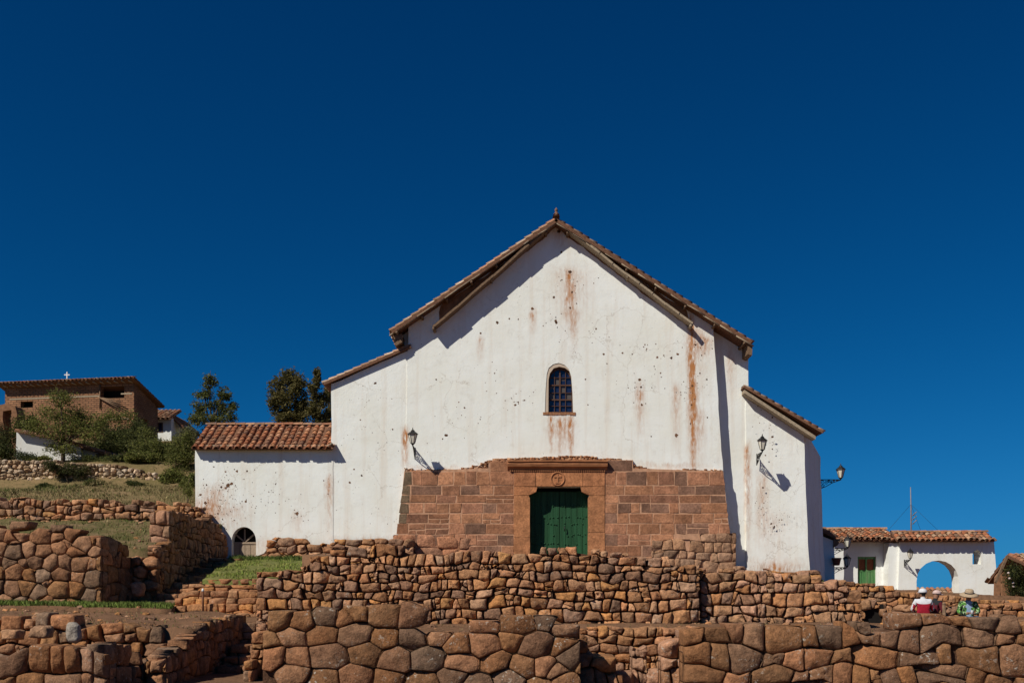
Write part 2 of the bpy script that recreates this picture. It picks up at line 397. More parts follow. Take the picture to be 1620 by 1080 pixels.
def stone_wall(mb,p0,p1,top,base,sw,sh,thick=.45,bulge=.07,gap=.012,rounds=1,tilt=.08,pal=PAL_RUB,seed=1,rough=.018,lich=.5,facet=1.0,wvar=.35,chinks=.2,jit=.22,batter=0.0,hole=None,backing=True,mat=0,style='course',amp=.34,corner=.13):
    rr=random.Random(seed)
    p0=Vector((p0[0],p0[1],0)); p1=Vector((p1[0],p1[1],0)); L=(p1-p0).length; d=(p1-p0)/L; nrm=Vector((d.y,-d.x,0))
    N=max(8,int(L/.15)); us=[L*i/N for i in range(N+1)]
    zmin=min(base(u) for u in us); zmax=max(top(u) for u in us)
    polys=[]
    if style=='course': polys=coursed(L,zmin,zmax,sw,sh,rr,amp,chinks,jit,seed)
    else:
        S=[]; v=zmin-.5*sh
        while v<zmax+1.6*sh:
            h=sh*rr.uniform(.72,1.3); u=-sw*rr.uniform(.2,1.0)
            while u<L+sw:
                w=sw*rr.uniform(.6,1.45)
                S.append((u+w/2+rr.uniform(-1,1)*jit*sw*.4, v+h/2+rr.uniform(-1,1)*jit*sh+.22*sh*math.sin(u*.9+seed), rr.uniform(-wvar,wvar)))
                if rr.random()<chinks: S.append((u+rr.uniform(-.1,.1)*sw, v+rr.choice([0,h])*1.0, -wvar*1.1))
                u+=w
            v+=h
        P=np.array([(s[0]/sw,s[1]/sh) for s in S]); Wt=np.array([s[2]*.5 for s in S])
        for i,(su,sv,_) in enumerate(S):
            uc=min(max(su,0),L)
            dd=((P-P[i])**2).sum(1); idx=np.argsort(dd)[1:26]
            x,y=P[i]; poly=[(x-2,y-2),(x+2,y-2),(x+2,y+2),(x-2,y+2)]
            for j in idx:
                if dd[j]>12: break
                nx,ny=P[j]-P[i]
                dist=(P[j]@P[j]-P[i]@P[i]-(Wt[j]-Wt[i]))/2
                poly=clip(poly,nx,ny,dist)
                if len(poly)<3: break
            if len(poly)<3: continue
            poly=[(q[0]*sw,q[1]*sh) for q in poly]
            polys.append(poly)
    for poly in polys:
        su=sum(q[0] for q in poly)/len(poly); sv=sum(q[1] for q in poly)/len(poly)
        if su<-.6*sw or su>L+.6*sw: continue
        uc=min(max(su,0),L)
        if sv>top(uc)-.08*sh or sv<base(uc)-.35*sh: continue
        if hole and hole(su,sv): continue
        poly=clip(poly,-1,0,0); poly=clip(poly,1,0,L) if len(poly)>2 else poly
        if len(poly)<3: continue
        tz_=top(min(max(cx_(poly),0),L))+rr.uniform(-.04,.22)*sh; poly=clip(poly,0,1,tz_)
        if len(poly)<3: continue
        poly=dedupe(poly,.05*min(sw,sh))
        if len(poly)<3: continue
        a=0; cx=cy=0
        for k in range(len(poly)):
            x0,y0=poly[k]; x1,y1=poly[(k+1)%len(poly)]; cr=x0*y1-x1*y0; a+=cr; cx+=(x0+x1)*cr; cy+=(y0+y1)*cr
        if abs(a)<sw*sh*.03: continue
        cx/=3*a; cy/=3*a; rad=math.sqrt(abs(a)/2/math.pi)
        g=max(.5,1-gap*rr.uniform(.5,1.6)/rad)
        q=[(cx+(px-cx)*g,cy+(py-cy)*g) for px,py in poly]
        # extra points on long edges so the outline can wander
        q2=[]
        for k in range(len(q)):
            x0,y0=q[k]; x1,y1=q[(k+1)%len(q)]; q2.append((x0,y0))
            if math.hypot(x1-x0,y1-y0)>.75*rad: q2.append(((x0+x1)/2+rr.uniform(-1,1)*rough,(y0+y1)/2+rr.uniform(-1,1)*rough))
        q=q2
        for _ in range(rounds): q=chaikin(q,corner if rounds==1 else .25)
        n=len(q); bl=bulge*rr.uniform(.65,1.3)*min(1.3,rad/(.4*min(sw,sh)+.001)*.8); tx=rr.uniform(-1,1)*tilt; ty=rr.uniform(-1,1)*tilt
        outd=rr.uniform(-.3,.5)*bulge
        prof=[(1.0,-thick),(1.0,-bl*1.0),(.985,-bl*.38),(.945,bl*.10),(.86,bl*.36),(.64,bl*.52),(.34,bl*.60)]
        fac=[(rr.uniform(0,6.283),rr.uniform(.10,.34)*facet,rr.uniform(.05,.5)) for _ in range(3)]
        vs=[]; off=Vector((rr.random()*90,rr.random()*90,0))
        for ri,(sc,dp) in enumerate(prof):
            for (px,py) in q:
                uu=cx+(px-cx)*sc; vv=cy+(py-cy)*sc
                dep=dp
                if ri>=1:
                    nz=noise.noise(Vector((uu,vv,dp))*(1.9/rad*.5)+off)*rough*2.2+noise.noise(Vector((uu,vv,dp))*(4.5/rad*.5)+off)*rough*1.2
                    dep+=outd+nz+(tx*(uu-cx)+ty*(vv-cy))*(1.0 if ri>1 else .4)
                    if ri>1:
                        for fa,fs_,fo in fac:
                            e_=((uu-cx)*math.cos(fa)+(vv-cy)*math.sin(fa))-fo*rad
                            if e_>0: dep-=fs_*e_
                pt=p0+d*uu+nrm*(dep-batter*(vv-zmin)); vs.append((pt.x,pt.y,vv))
        pt=p0+d*cx+nrm*(bl*.62+outd-batter*(cy-zmin)); vs.append((pt.x,pt.y,cy))
        fs=[]
        for ri in range(len(prof)-1):
            for k in range(n): fs.append((ri*n+k,ri*n+(k+1)%n,(ri+1)*n+(k+1)%n,(ri+1)*n+k))
        e=(len(prof)-1)*n
        for k in range(n): fs.append((e+k,e+(k+1)%n,len(vs)-1))
        c=rr.choice(pal); br=rr.uniform(.78,1.18); hu=rr.uniform(-.06,.06)
        mb.add(vs,fs,(c[0]*br*(1+hu),c[1]*br,c[2]*br*(1-hu),lich*rr.uniform(.3,1.0)),mat,True)
    if backing:
        K=max(2,int(L/.3)); tops=[min(top(L*i/K),top(max(0,L*i/K-.15)),top(min(L,L*i/K+.15)))-.6*sh for i in range(K+1)]
        vs=[]; fs=[]
        for i in range(K+1):
            u=L*i/K; tz=max(tops[i],base(u)-.1); bz=base(u)-.4
            for (dep,z) in ((-bulge*.9-.09,bz),(-bulge*.9-.09,tz),(-thick*.95,tz),(-thick*.95,bz)):
                pt=p0+d*u+nrm*(dep-batter*(z-zmin)); vs.append((pt.x,pt.y,z))
        for i in range(K):
            if hole and hole(L*(i+.5)/K,(base(L*(i+.5)/K)+tops[i])/2): continue
            a=i*4; b=a+4
            for k in range(4): fs.append((a+k,b+k,b+(k+1)%4,a+(k+1)%4))
        mb.add(vs,fs,(.09,.045,.025,0),mat)

def front_wall(mb,tops,Y,base_py,sw,sh,**kw):
    """a wall facing the viewer at distance Y; tops = [(px,py)...] along its crest"""
    x0=XX(tops[0][0],Y); x1=XX(tops[-1][0],Y)
    tab=[(XX(p,Y)-x0,ZZ(q,Y)) for p,q in tops]
    if isinstance(base_py,(int,float)): zb=ZZ(base_py,Y); bf=lambda u: zb
    else: bf=lerp_table([(XX(p,Y)-x0,ZZ(q,Y)) for p,q in base_py])
    stone_wall(mb,(x0,Y),(x1,Y),lerp_table(tab),bf,sw,sh,**kw)
def side_wall(mb,X,Y0,Y1,tops,base,sw,sh,**kw):
    kw['bulge']=.03; kw['tilt']=.08; kw['rough']=.018
    """a wall running away from the viewer along x = X and facing right; tops/base = [(Y,z)...]"""
    x0,x1=(X if isinstance(X,tuple) else (X,X))
    stone_wall(mb,(x0,Y0),(x1,Y1),lerp_table([(y-Y0,z) for y,z in tops]),lerp_table([(y-Y0,z) for y,z in base]),sw,sh,**kw)

# ------------------------------------------------------------------ ground patches and grass
def patch(name,c,mat,nx=24,ny=12,amp=.05,skirt=2.5,fr=.8,parent=None):
    """c = near-left, near-right, far-right, far-left; a solid bank of earth with an uneven top"""
    c=[Vector(p) for p in c]; mb=MB(); vs=[]
    def at(s,t): return c[0]*(1-s)*(1-t)+c[1]*s*(1-t)+c[2]*s*t+c[3]*(1-s)*t
    for j in range(ny+1):
        for i in range(nx+1):
            p=at(i/nx,j/ny); p=Vector((p.x,p.y,p.z+noise.fractal(Vector((p.x*fr,p.y*fr,3)),.6,2,4)*amp)); vs.append(p)
    fs=[(j*(nx+1)+i,j*(nx+1)+i+1,(j+1)*(nx+1)+i+1,(j+1)*(nx+1)+i) for j in range(ny) for i in range(nx)]
    rim=[i for i in range(nx+1)]+[j*(nx+1)+nx for j in range(1,ny+1)]+[ny*(nx+1)+i for i in range(nx-1,-1,-1)]+[j*(nx+1) for j in range(ny-1,0,-1)]
    b=len(vs)
    for r in rim: vs.append(vs[r]-Vector((0,0,skirt)))
    k=len(rim)
    for i in range(k): fs.append((rim[i],b+i,b+(i+1)%k,rim[(i+1)%k]))
    mb.add(vs,fs,(1,1,1,0),0,True)
    o=mb.build(name,mat); tag(o,kind='structure')
    def surf(s,t):
        p=at(s,t); return Vector((p.x,p.y,p.z+noise.fractal(Vector((p.x*fr,p.y*fr,3)),.6,2,4)*amp))
    return surf
def blades(mb,surf,n,h,w,pal,rr,s0=0,s1=1,t0=0,t1=1,lean=.5,clump=0.0):
    for _ in range(n):
        s=rr.uniform(s0,s1); t=rr.uniform(t0,t1); p=surf(s,t)
        if clump and noise.noise(Vector((p.x*1.3,p.y*1.3,8)))<rr.uniform(-clump,clump*.3): continue
        a=rr.uniform(0,6.283); hh=h*rr.uniform(.45,1.25); ww=w*rr.uniform(.6,1.4)
        dx,dy=math.cos(a)*ww,math.sin(a)*ww; lx,ly=rr.uniform(-lean,lean)*hh,rr.uniform(-lean,lean)*hh
        c=rr.choice(pal); b=rr.uniform(.7,1.25)
        mb.add([(p.x-dx,p.y-dy,p.z-.02),(p.x+dx,p.y+dy,p.z-.02),(p.x+dx*.5+lx*.5,p.y+dy*.5+ly*.5,p.z+hh*.6),(p.x+lx,p.y+ly,p.z+hh)],[(0,1,2),(0,2,3)],(c[0]*b,c[1]*b,c[2]*b,0))
GREEN=[(.085,.12,.022),(.11,.14,.03),(.07,.10,.02),(.14,.15,.045),(.17,.15,.06)]
DRY=[(.24,.18,.08),(.20,.15,.065),(.15,.13,.045),(.28,.21,.10),(.11,.11,.03)]

# ------------------------------------------------------------------ roofs
PAL_TILE=[(.40,.155,.075),(.34,.125,.06),(.44,.20,.10),(.28,.11,.06),(.38,.19,.11),(.24,.12,.075),(.46,.23,.13)]
PAL_TILE_OLD=[(.33,.17,.095),(.28,.13,.075),(.38,.22,.13),(.22,.13,.085),(.36,.15,.08),(.42,.27,.17)]
PAL_RAKE=[(.42,.25,.155),(.36,.20,.12),(.47,.31,.20),(.30,.18,.11),(.44,.22,.125),(.50,.36,.25)]
def tiles(mb,O,e,s,L,S,pitch=.27,expo=.36,r=.105,pal=PAL_TILE,seed=1,seg=6,jit=.02,slab=.10,wave=0.0,mat=0):
    """barrel tiles: O = ridge corner, e = unit along the eave, s = unit down the slope"""
    rr=random.Random(seed); O=Vector(O); e=Vector(e).normalized(); s=Vector(s).normalized(); n=e.cross(s)
    if n.z<0: n=-n
    nc=max(1,int(round(L/pitch))); pitch=L/nc; nr=max(1,int(round(S/expo))); expo=S/nr
    def wv(i,dd): return n*(wave*(math.sin(i*.55+seed)+.6*math.sin(i*1.3+2*seed)))
    # bed under the tiles
    q=[O,O+e*L,O+e*L+s*(S-.03),O+s*(S-.03)]
    mb.hexa([p-n*.01 for p in q],-n*slab,(.17,.085,.05,0),mat)
    for i in range(nc):
        cj=rr.uniform(-1,1)*jit; fade=rr.uniform(.9,1.1)
        for j in range(nr):
            d0=j*expo-.03; d1=(j+1)*expo+expo*.14+rr.uniform(-1,1)*jit*1.3
            if j==nr-1: d1=S+rr.uniform(.0,.07)
            a0=cj+rr.uniform(-1,1)*jit*.5; a1=cj+rr.uniform(-1,1)*jit*.5
            r0=r*rr.uniform(.78,.86); r1=r*rr.uniform(.97,1.08)
            c=rr.choice(pal); b=rr.uniform(.75,1.15)*fade; col=(c[0]*b,c[1]*b,c[2]*b,0)
            vs=[]
            for (dd,aa,rad,lift,thk) in ((d0,a0,r0,-.005,0),(d1,a1,r1,.03,0),(d1,a1,r1,.03,.018)):
                cen=O+e*((i+.5)*pitch+aa)+s*dd+n*lift+wv(i,dd)
                for k in range(seg+1):
                    an=math.pi*k/seg; rd=rad-thk
                    vs.append(cen+e*(math.cos(an)*rd)+n*(math.sin(an)*rd*.95-.02))
            m=seg+1
            fs=[(k,k+1,m+k+1,m+k) for k in range(seg)]+[(m+k,m+k+1,2*m+k+1,2*m+k) for k in range(seg)]
            mb.add(vs,fs,col,mat,True)
        # pan tile lip showing between covers at the eave
        cen=O+e*((i+1)*pitch)+s*(S)+wv(i,S); vs=[]
        c=rr.choice(pal); col=(c[0]*.8,c[1]*.8,c[2]*.8,0)
        for (dd,rd) in ((-.4,r*.62),(.04,r*.62),(.04,r*.80),(-.4,r*.80)):
            for k in range(5):
                an=math.pi+math.pi*k/4; vs.append(cen+s*dd+e*(math.cos(an)*rd)+n*(math.sin(an)*rd*.8+.045))
        fs=[(j*5+k,j*5+k+1,(j+1)*5+k+1,(j+1)*5+k) for j in range(3) for k in range(4)]
        mb.add(vs,fs,col,mat,True)
def ridge_tiles(mb,P,Q,r=.13,pal=PAL_TILE_OLD,seed=1,mat=0,ln=.4):
    rr=random.Random(seed); P=Vector(P); Q=Vector(Q); L=(Q-P).length; d=(Q-P)/L; k=max(1,int(L/ln)); ln=L/k
    side=d.cross(Vector((0,0,1))).normalized(); up=side.cross(d)
    for i in range(k):
        c=rr.choice(pal); b=rr.uniform(.8,1.15); vs=[]
        dz=rr.uniform(-.012,.012)
        for (t,rad) in ((i*ln-.03,r*.9),((i+1)*ln+.03,r*1.05)):
            for j in range(8):
                an=math.pi*j/7; vs.append(P+d*t+side*(math.cos(an)*rad)+up*(math.sin(an)*rad*.85+dz-.03))
        mb.add(vs,[(j,j+1,8+j+1,8+j) for j in range(7)],(c[0]*b,c[1]*b,c[2]*b,0),mat,True)

# ------------------------------------------------------------------ plastered wall slabs with openings
def wobble(pts,step=.35,amp=.02,seed=1,keep=()):
    rr=random.Random(seed); o=[]
    for i in range(len(pts)):
        a=Vector(pts[i]); b=Vector(pts[(i+1)%len(pts)]); L=(b-a).length; k=max(1,int(L/step)); nn=Vector((-(b-a).y,(b-a).x)).normalized() if L>0 else Vector((0,0))
        o.append(a)
        if i in keep: continue
        for j in range(1,k):
            o.append(a.lerp(b,j/k)+nn*(rr.uniform(-1,1)*amp*.5+noise.noise(Vector((i*7.1+seed,j*.35,0)))*amp*1.6))
    return o
def slab(mb,outline,Yf,Yb,holes=(),col=(1,1,1,0),mat=0,M=None):
    """outline, holes: lists of (x,z); the slab runs from Yf to Yb"""
    loops=[list(outline)]+[list(h) for h in holes]
    tri=tessellate_polygon([[Vector((p[0],p[1],0)) for p in lp] for lp in loops])
    flat=[p for lp in loops for p in lp]; n=len(flat)
    def P(x,y,z):
        v=Vector((x,y,z)); return M@v if M is not None else v
    vs=[P(p[0],Yf,p[1]) for p in flat]+[P(p[0],Yb,p[1]) for p in flat]
    fs=[]
    for t in tri:
        a,b,c=(flat[k] for k in t)
        ar=(b[0]-a[0])*(c[1]-a[1])-(c[0]-a[0])*(b[1]-a[1])
        if abs(ar)<1e-9: continue
        t=tuple(t) if ar>0 else (t[0],t[2],t[1])
        fs.append(t); fs.append(tuple(n+k for k in reversed(t)))
    b=0
    for li,lp in enumerate(loops):
        m=len(lp); ar=sum(lp[i][0]*lp[(i+1)%m][1]-lp[(i+1)%m][0]*lp[i][1] for i in range(m))
        fwd=(ar>0)==(li==0)
        for i in range(m):
            i2=(i+1)%m
            f=(b+i,n+b+i,n+b+i2,b+i2)
            fs.append(f if fwd else tuple(reversed(f)))
        b+=m
    mb.add(vs,fs,col,mat)
def pz(pts,Y): return [(XX(p,Y),ZZ(q,Y)) for p,q in pts]
def arch_pts(x0,x1,zb,zs,zt,n=12):
    """opening from zb up to spring zs and crown zt, counter-clockwise"""
    o=[(x0,zb),(x1,zb)]
    for k in range(n+1):
        an=math.pi*k/n; o.append(((x0+x1)/2+(x1-x0)/2*math.cos(an),zs+(zt-zs)*math.sin(an)))
    return o
def chips(mb,pts,Y,rr,mat=0,col=(.13,.065,.035,0)):
    """broken plaster: small irregular flakes, pts = (px,py,radius_px)"""
    for (px,py,r) in pts:
        cx,cz=XX(px,Y),ZZ(py,Y); rad=r*Y/F*.68; k=rr.randint(6,9); ph=rr.random()*6
        b=rr.uniform(.6,1.4)
        vs=[(cx+math.cos(ph+6.283*i/k)*rad*rr.uniform(.5,1.25),Y-.004,cz+math.sin(ph+6.283*i/k)*rad*rr.uniform(.5,1.3)) for i in range(k)]
        mb.add(vs,[tuple(range(k))],(col[0]*b,col[1]*b,col[2]*b,0),mat)

MAT['chip']=m_attr('broken_plaster',bstr=.3)
# ================================================================== SETTING: ground, terraces, hill
g=MB(); K=60
vs=[];fs=[]
xs=[-3000,-400,-80]+[-40+i*2 for i in range(41)]+[80,400,3000]; ys=[-200,-20]+[i*2 for i in range(0,31)]+[120,500,3000]
for y in ys:
    for x in xs:
        near=abs(x)<45 and 0<y<65
        vs.append((x,y,(noise.fractal(Vector((x*.5,y*.5,0)),.6,2,4)*.06 if near else 0)))
nx=len(xs)
for j in range(len(ys)-1):
    for i in range(nx-1): fs.append((j*nx+i,j*nx+i+1,(j+1)*nx+i+1,(j+1)*nx+i))
g.add(vs,fs,(1,1,1,0),0,True); tag(g.build('ground',MAT['dirt']),kind='structure')

HP=lerp_table([(41.5,C+3.2),(42.3,C+4.05),(46,C+4.6),(51.6,C+5.6),(52.4,C+6.9),(60,C+8.0),(79,C+12.2),(92,C+14.0),(140,C+14.0),(170,C+2)])
def hillz(x,y):
    z=HP(y)
    if x>-12 and y<70: z-=min(1.0,(x+12)/8)*1.5
    if y<47: z-=.45*min(1,max(0,(x+23)/8))*max(0,(47-y)/4.5)
    if x>6: z-=min(1,(x-6)/12)**1.5*14.5
    return z+noise.fractal(Vector((x*.22,y*.22,1)),.7,2,4)*.28*(1 if y>44 else .3)
hm=MB(); xs=[-110+i*2.0 for i in range(66)]; ys=[42.25,42.6]+[43+i*.8 for i in range(60)]+[92,100,115,130,150,170]
ys=[42.2]+ys; vs=[(x,y,hillz(x,y)-(1.5 if k==0 else 0)) for k,y in enumerate(ys) for x in xs]; nx=len(xs)
hm.add(vs,[(j*nx+i,j*nx+i+1,(j+1)*nx+i+1,(j+1)*nx+i) for j in range(len(ys)-1) for i in range(nx-1)],(1,1,1,0),0,True)
tag(hm.build('hill',MAT['drygrass']),kind='structure')

P1=patch('terrace',[(-26,30.35,C+1.85),(-11.95,32.7,C+1.45),(-11.95,42.2,C+3.1),(-32,42.2,C+3.2)],MAT['turf'],40,26,.22,2.2,.7)
P2=patch('terrace',[(-20,28.6,C-.22),(-9.7,28.35,C-.40),(-10.6,31.6,C-.34),(-20,31.6,C-.10)],MAT['dirt'],30,8,.03,.25)
P3=patch('terrace',[(-16,24.2,C-.50),(-7.75,24.2,C-.85),(-7.6,28.45,C-.52),(-20,28.7,C-.42)],MAT['dirt'],34,16,.12,1.6)
P4=patch('terrace',[(-9.75,31.35,C+.44),(-1,31.35,C+.5),(-1,38.6,C+1.46),(-10.9,38.6,C+1.42)],MAT['lawn'],30,20,.06,2.2)
P5=patch('path',[(-11.6,38.6,C+1.40),(-1,38.6,C+1.44),(-1,41.3,C+1.55),(-11.6,41.3,C+1.52)],MAT['dirt'],20,6,.03,2.5)
P6=patch('terrace',[(-6.0,28.45,C+1.15),(9.7,28.75,C-.15),(13.0,41.6,C+.62),(-6,41.2,C+1.6)],MAT['dirt'],30,20,.05,2.5)
P7=patch('terrace',[(14.2,44.4,C+.42),(30,44.4,C-.55),(60,90,C-.55),(17.5,90,C+.72)],MAT['dirt'],30,20,.05,2.5)
P8=patch('terrace',[(8.6,26.0,C-1.0),(34,26,C-1.0),(34,44.2,C-.72),(9.6,44.2,C-.6)],MAT['dirt'],30,20,.08,1.2)
P9=patch('terrace',[(-5.5,24.7,C-.98),(8.6,24.7,C-.95),(9.6,28.2,C-.80),(-6,28.2,C-.82)],MAT['dirt'],34,10,.05,1.2)

gr=random.Random(5); gb=MB()
blades(gb,P2,9000,.14,.011,[(.12,.17,.03),(.16,.20,.045),(.09,.13,.02)],gr,t0=.0,t1=.5,lean=.7)
blades(gb,P4,15000,.075,.012,[(.20,.25,.045),(.25,.28,.06),(.16,.21,.036),(.30,.27,.09)],gr,s1=.62,t0=.02,t1=1,lean=.8,clump=.12)
blades(gb,P4,3000,.13,.012,GREEN[:3],gr,s1=.5,t0=.86,t1=1,lean=.7)
blades(gb,P1,14000,.09,.014,GREEN+DRY,gr,lean=.8,clump=.35)
blades(gb,P6,400,.08,.012,GREEN,gr,s0=.7,s1=1,t0=.6,t1=1,lean=.7)
o=gb.build('grass',MAT['grass']); tag(o,'short green and straw coloured grass on the terraces','grass',kind='stuff')
gb=MB(); 
hs_=lambda s,t: (lambda x,y: Vector((x,y,hillz(x,y))))(-36+s*23.2,42.5+t*9.2)
blades(gb,hs_,15000,.13,.016,DRY,gr,lean=.9)
blades(gb,hs_,3500,.16,.016,GREEN,gr,s1=.62,t0=.62,t1=.98,lean=.7,clump=.3)
blades(gb,hs_,2500,.12,.016,GREEN,gr,clump=.4)
o=gb.build('meadow_grass',MAT['grass']); tag(o,'dry yellow meadow grass below the loose rubble wall','grass',kind='stuff')

pb=MB()
def pebbles(surf,n,lo,hi,rr,pal):
    for _ in range(n):
        p=surf(rr.random(),rr.random()); r_=lo*(hi/lo)**(rr.random()**2.2); c=rr.choice(pal); b=rr.uniform(.7,1.2); ph=rr.random()*6
        k=6; vs=[]
        for (q,z) in ((1.0,-.15),(.95,.25),(.5,.55)):
            for i in range(k): vs.append((p.x+math.cos(ph+6.283*i/k)*r_*q*rr.uniform(.75,1.2),p.y+math.sin(ph+6.283*i/k)*r_*q*.8*rr.uniform(.75,1.2),p.z+z*r_*rr.uniform(.8,1.2)))
        pb.add(vs,[(j*k+i,j*k+(i+1)%k,(j+1)*k+(i+1)%k,(j+1)*k+i) for j in range(2) for i in range(k)]+[tuple(2*k+i for i in range(k))],(c[0]*b,c[1]*b,c[2]*b,.3))
pr=random.Random(77)
for S_,n_ in ((P3,420),(P9,260),(P8,420),(P6,260),(P1,200),(P2,120),(P7,120)): pebbles(S_,n_,.018,.13,pr,PAL_RUB)
o=pb.build('loose_stones',MAT['stone']); tag(o,'small loose stones scattered over the bare earth terraces','stones',kind='stuff')
tb_=MB(); blades(tb_,P3,1500,.07,.010,DRY+GREEN,gr,lean=.9,clump=.45); blades(tb_,P9,500,.07,.010,DRY,gr,lean=.9,clump=.45); blades(tb_,P8,700,.08,.012,DRY+GREEN,gr,lean=.9,clump=.4)
o=tb_.build('weeds',MAT['grass']); tag(o,'sparse dry weeds growing on the bare earth terraces','weeds',kind='stuff')

# ================================================================== CHURCH
church=empty('church',(XX(880,YF),YF,ZZ(905,YF)),'white plastered church with a wide tiled gable and red stone base','church')
cr=random.Random(11)
YR=40.42
RG=A(880,345,YR); EL=A(617,523,YR); ER=A(1191,540,YR)
def roofz(x):
    return RG.z+(EL.z-RG.z)*(RG.x-x)/(RG.x-EL.x) if x<RG.x else RG.z+(ER.z-RG.z)*(x-RG.x)/(ER.x-RG.x)
def under(x): return roofz(x)-.17
# facade
def fx(px,py): return (XX(px,YF),ZZ(py,YF))
xl,xr,xa=XX(646,YF),XX(1128,YF),RG.x
facade=[fx(624,912),fx(836,912),fx(836,769),fx(932,769),fx(932,912),fx(1160,912),fx(1144,745),(xr,under(xr)),(xa,under(xa)),(xl,under(xl)),fx(641,745)]
facade=wobble(facade,.4,.022,3,keep=(0,1,2,3,4,7,8))
win=[fx(862,653),fx(907,653)]+[fx(p,q) for p,q in ((906,620),(904,595),(900,584),(893,577),(884,574),(875,576),(868,582),(865,592),(863,620))]
mb=MB(); slab(mb,facade,YF,YF+.9,[win])
spots=[(842,488,4),(902,430,5),(787,510,3.5),(760,527,3),(905,462,2.5),(902,487,3),(1012,600,4),(1014,612,2.5),(1015,640,3),(1070,688,4.5),(1072,560,3),(1100,545,3),(884,366,5),(888,399,3.5),(876,470,3),(880,510,3.5),(879,507,4),(706,688,4),(700,694,2),(820,505,2),(806,504,2.2),(955,560,2.5),(960,575,2),(1040,565,3),(1050,562,2),(1000,560,2),(985,558,2.5),(1062,566,3),(1045,590,2),(943,520,2.5),(912,480,2),(1020,545,2),(1023,552,2),(690,600,2),(735,645,2.5),(830,633,2),(815,640,3),(820,636,2),(926,600,2),(930,640,2),(1107,590,2),(1110,562,2),(1118,600,2.5),(1119,660,2),(1095,610,3),(1094,640,2.5),(1092,670,2),(1030,690,2)]
for cx,cy,n_,sp in ((903,440,26,22),(1030,562,22,45),(818,638,18,20),(1095,620,34,22),(1015,615,20,22),(880,505,16,16),(760,600,14,60),(1110,550,18,18),(735,660,14,30),(950,530,14,40)):
    for _ in range(n_): spots.append((cx+cr.gauss(0,sp*.6),cy+cr.gauss(0,sp*.5),cr.uniform(.5,1.5)))
spots=[s for s in spots if not (858<s[0]<912 and 568<s[1]<660)]
chips(mb,spots,YF,cr,1)
facade_o=mb.build('facade_wall',[MAT['plaster'],MAT['chip']],church)
# nave behind the facade
YN=41.48
xn0,xn1=XX(632,YN),XX(1184,YN)
mb=MB(); nav=[(xn0,ZZ(915,YN)),(XX(830,YN),ZZ(915,YN)),(XX(830,YN),ZZ(760,YN)),(XX(938,YN),ZZ(760,YN)),(XX(938,YN),ZZ(915,YN)),(xn1,ZZ(915,YN)),(xn1,under(xn1)),(xa,under(xa)),(xn0,under(xn0))]
slab(mb,wobble(nav,.5,.02,5,keep=(0,1,2,3,4,6,7)),YN,70,[])
mb.build('nave_wall',MAT['plaster'],church)
mb=MB(); mb.box((XX(831,YN),YN+.3,ZZ(914,YN)),(XX(937,YN),YN+2.2,ZZ(761,YN))); mb.build('door_shade_box',MAT['dark'],church)  # black box, the shade behind the door leaves put in as colour
# bare adobe above the raking boards
mb=MB()
for pts in ([(694,514),(872,362),(862,364),(800,404),(697,476)],[(890,366),(1088,517),(1086,486),(1000,428),(960,402)]):
    q=[(XX(p,YF),min(ZZ(w_,YF),under(XX(p,YF))-.02)) for p,w_ in pts]
    if pts[0][0]<800: q=list(reversed(q)); q=[q[-1]]+q[:-1]
    ar=sum(q[i][0]*q[(i+1)%len(q)][1]-q[(i+1)%len(q)][0]*q[i][1] for i in range(len(q)))
    if ar<0: q.reverse()
    slab(mb,wobble(q,.25,.05,9),YF-.008,YF+.02)
mb.build('bare_gable',MAT['adobe'],church)
# side aisles
YW=41.03
def lz(x,xa_,za,xb,zb): return za+(zb-za)*(x-xa_)/(xb-xa_)
lw0,lw1=A(649,546,40.85),A(510,606,40.85)
mb=MB(); x0,x1=XX(524,YW),XX(650,YW)
o_=[(x0,ZZ(915,YW)),(x1,ZZ(915,YW)),(x1,lz(x1,lw0.x,lw0.z,lw1.x,lw1.z)-.14),(x0,lz(x0,lw0.x,lw0.z,lw1.x,lw1.z)-.14)]
slab(mb,wobble(o_,.4,.022,8,keep=(0,1)),YW,62)
sp=[(594,606,4),(572,752,2.5),(621,679,2),(598,700,1.5),(560,742,2),(570,664,1.8),(553,763,3)]
for _ in range(60): sp.append((cr.uniform(530,640),cr.uniform(610,830),cr.uniform(.4,1.1)))
chips(mb,sp,YW,cr,1); mb.build('aisle_wall',[MAT['plaster'],MAT['chip']],church)
mb=MB()
sv=(lw1-lw0); tiles(mb,lw0+Vector((0,0,.02)),(0,1,0),sv,14,sv.length,.27,.36,pal=PAL_RAKE,seed=4,slab=.10)
mb.build('aisle_roof',MAT['tile'],church)
# right aisle with its slanting corner
YA=41.46; rw0,rw1=A(1178,610,40.95),A(1304,683,40.95)
fp=[(XX(1180,YA),YA),(XX(1272,YA),YA)]; Lr=2.95; fp+= [(fp[1][0]+.5*Lr,YA+.866*Lr),(fp[1][0]+.5*Lr,62),(XX(1180,YA),62)]
mb=MB(); zb=ZZ(918,YA); n_=len(fp)
tp=[lz(p[0],rw0.x,rw0.z,rw1.x,rw1.z)-.15 for p in fp]
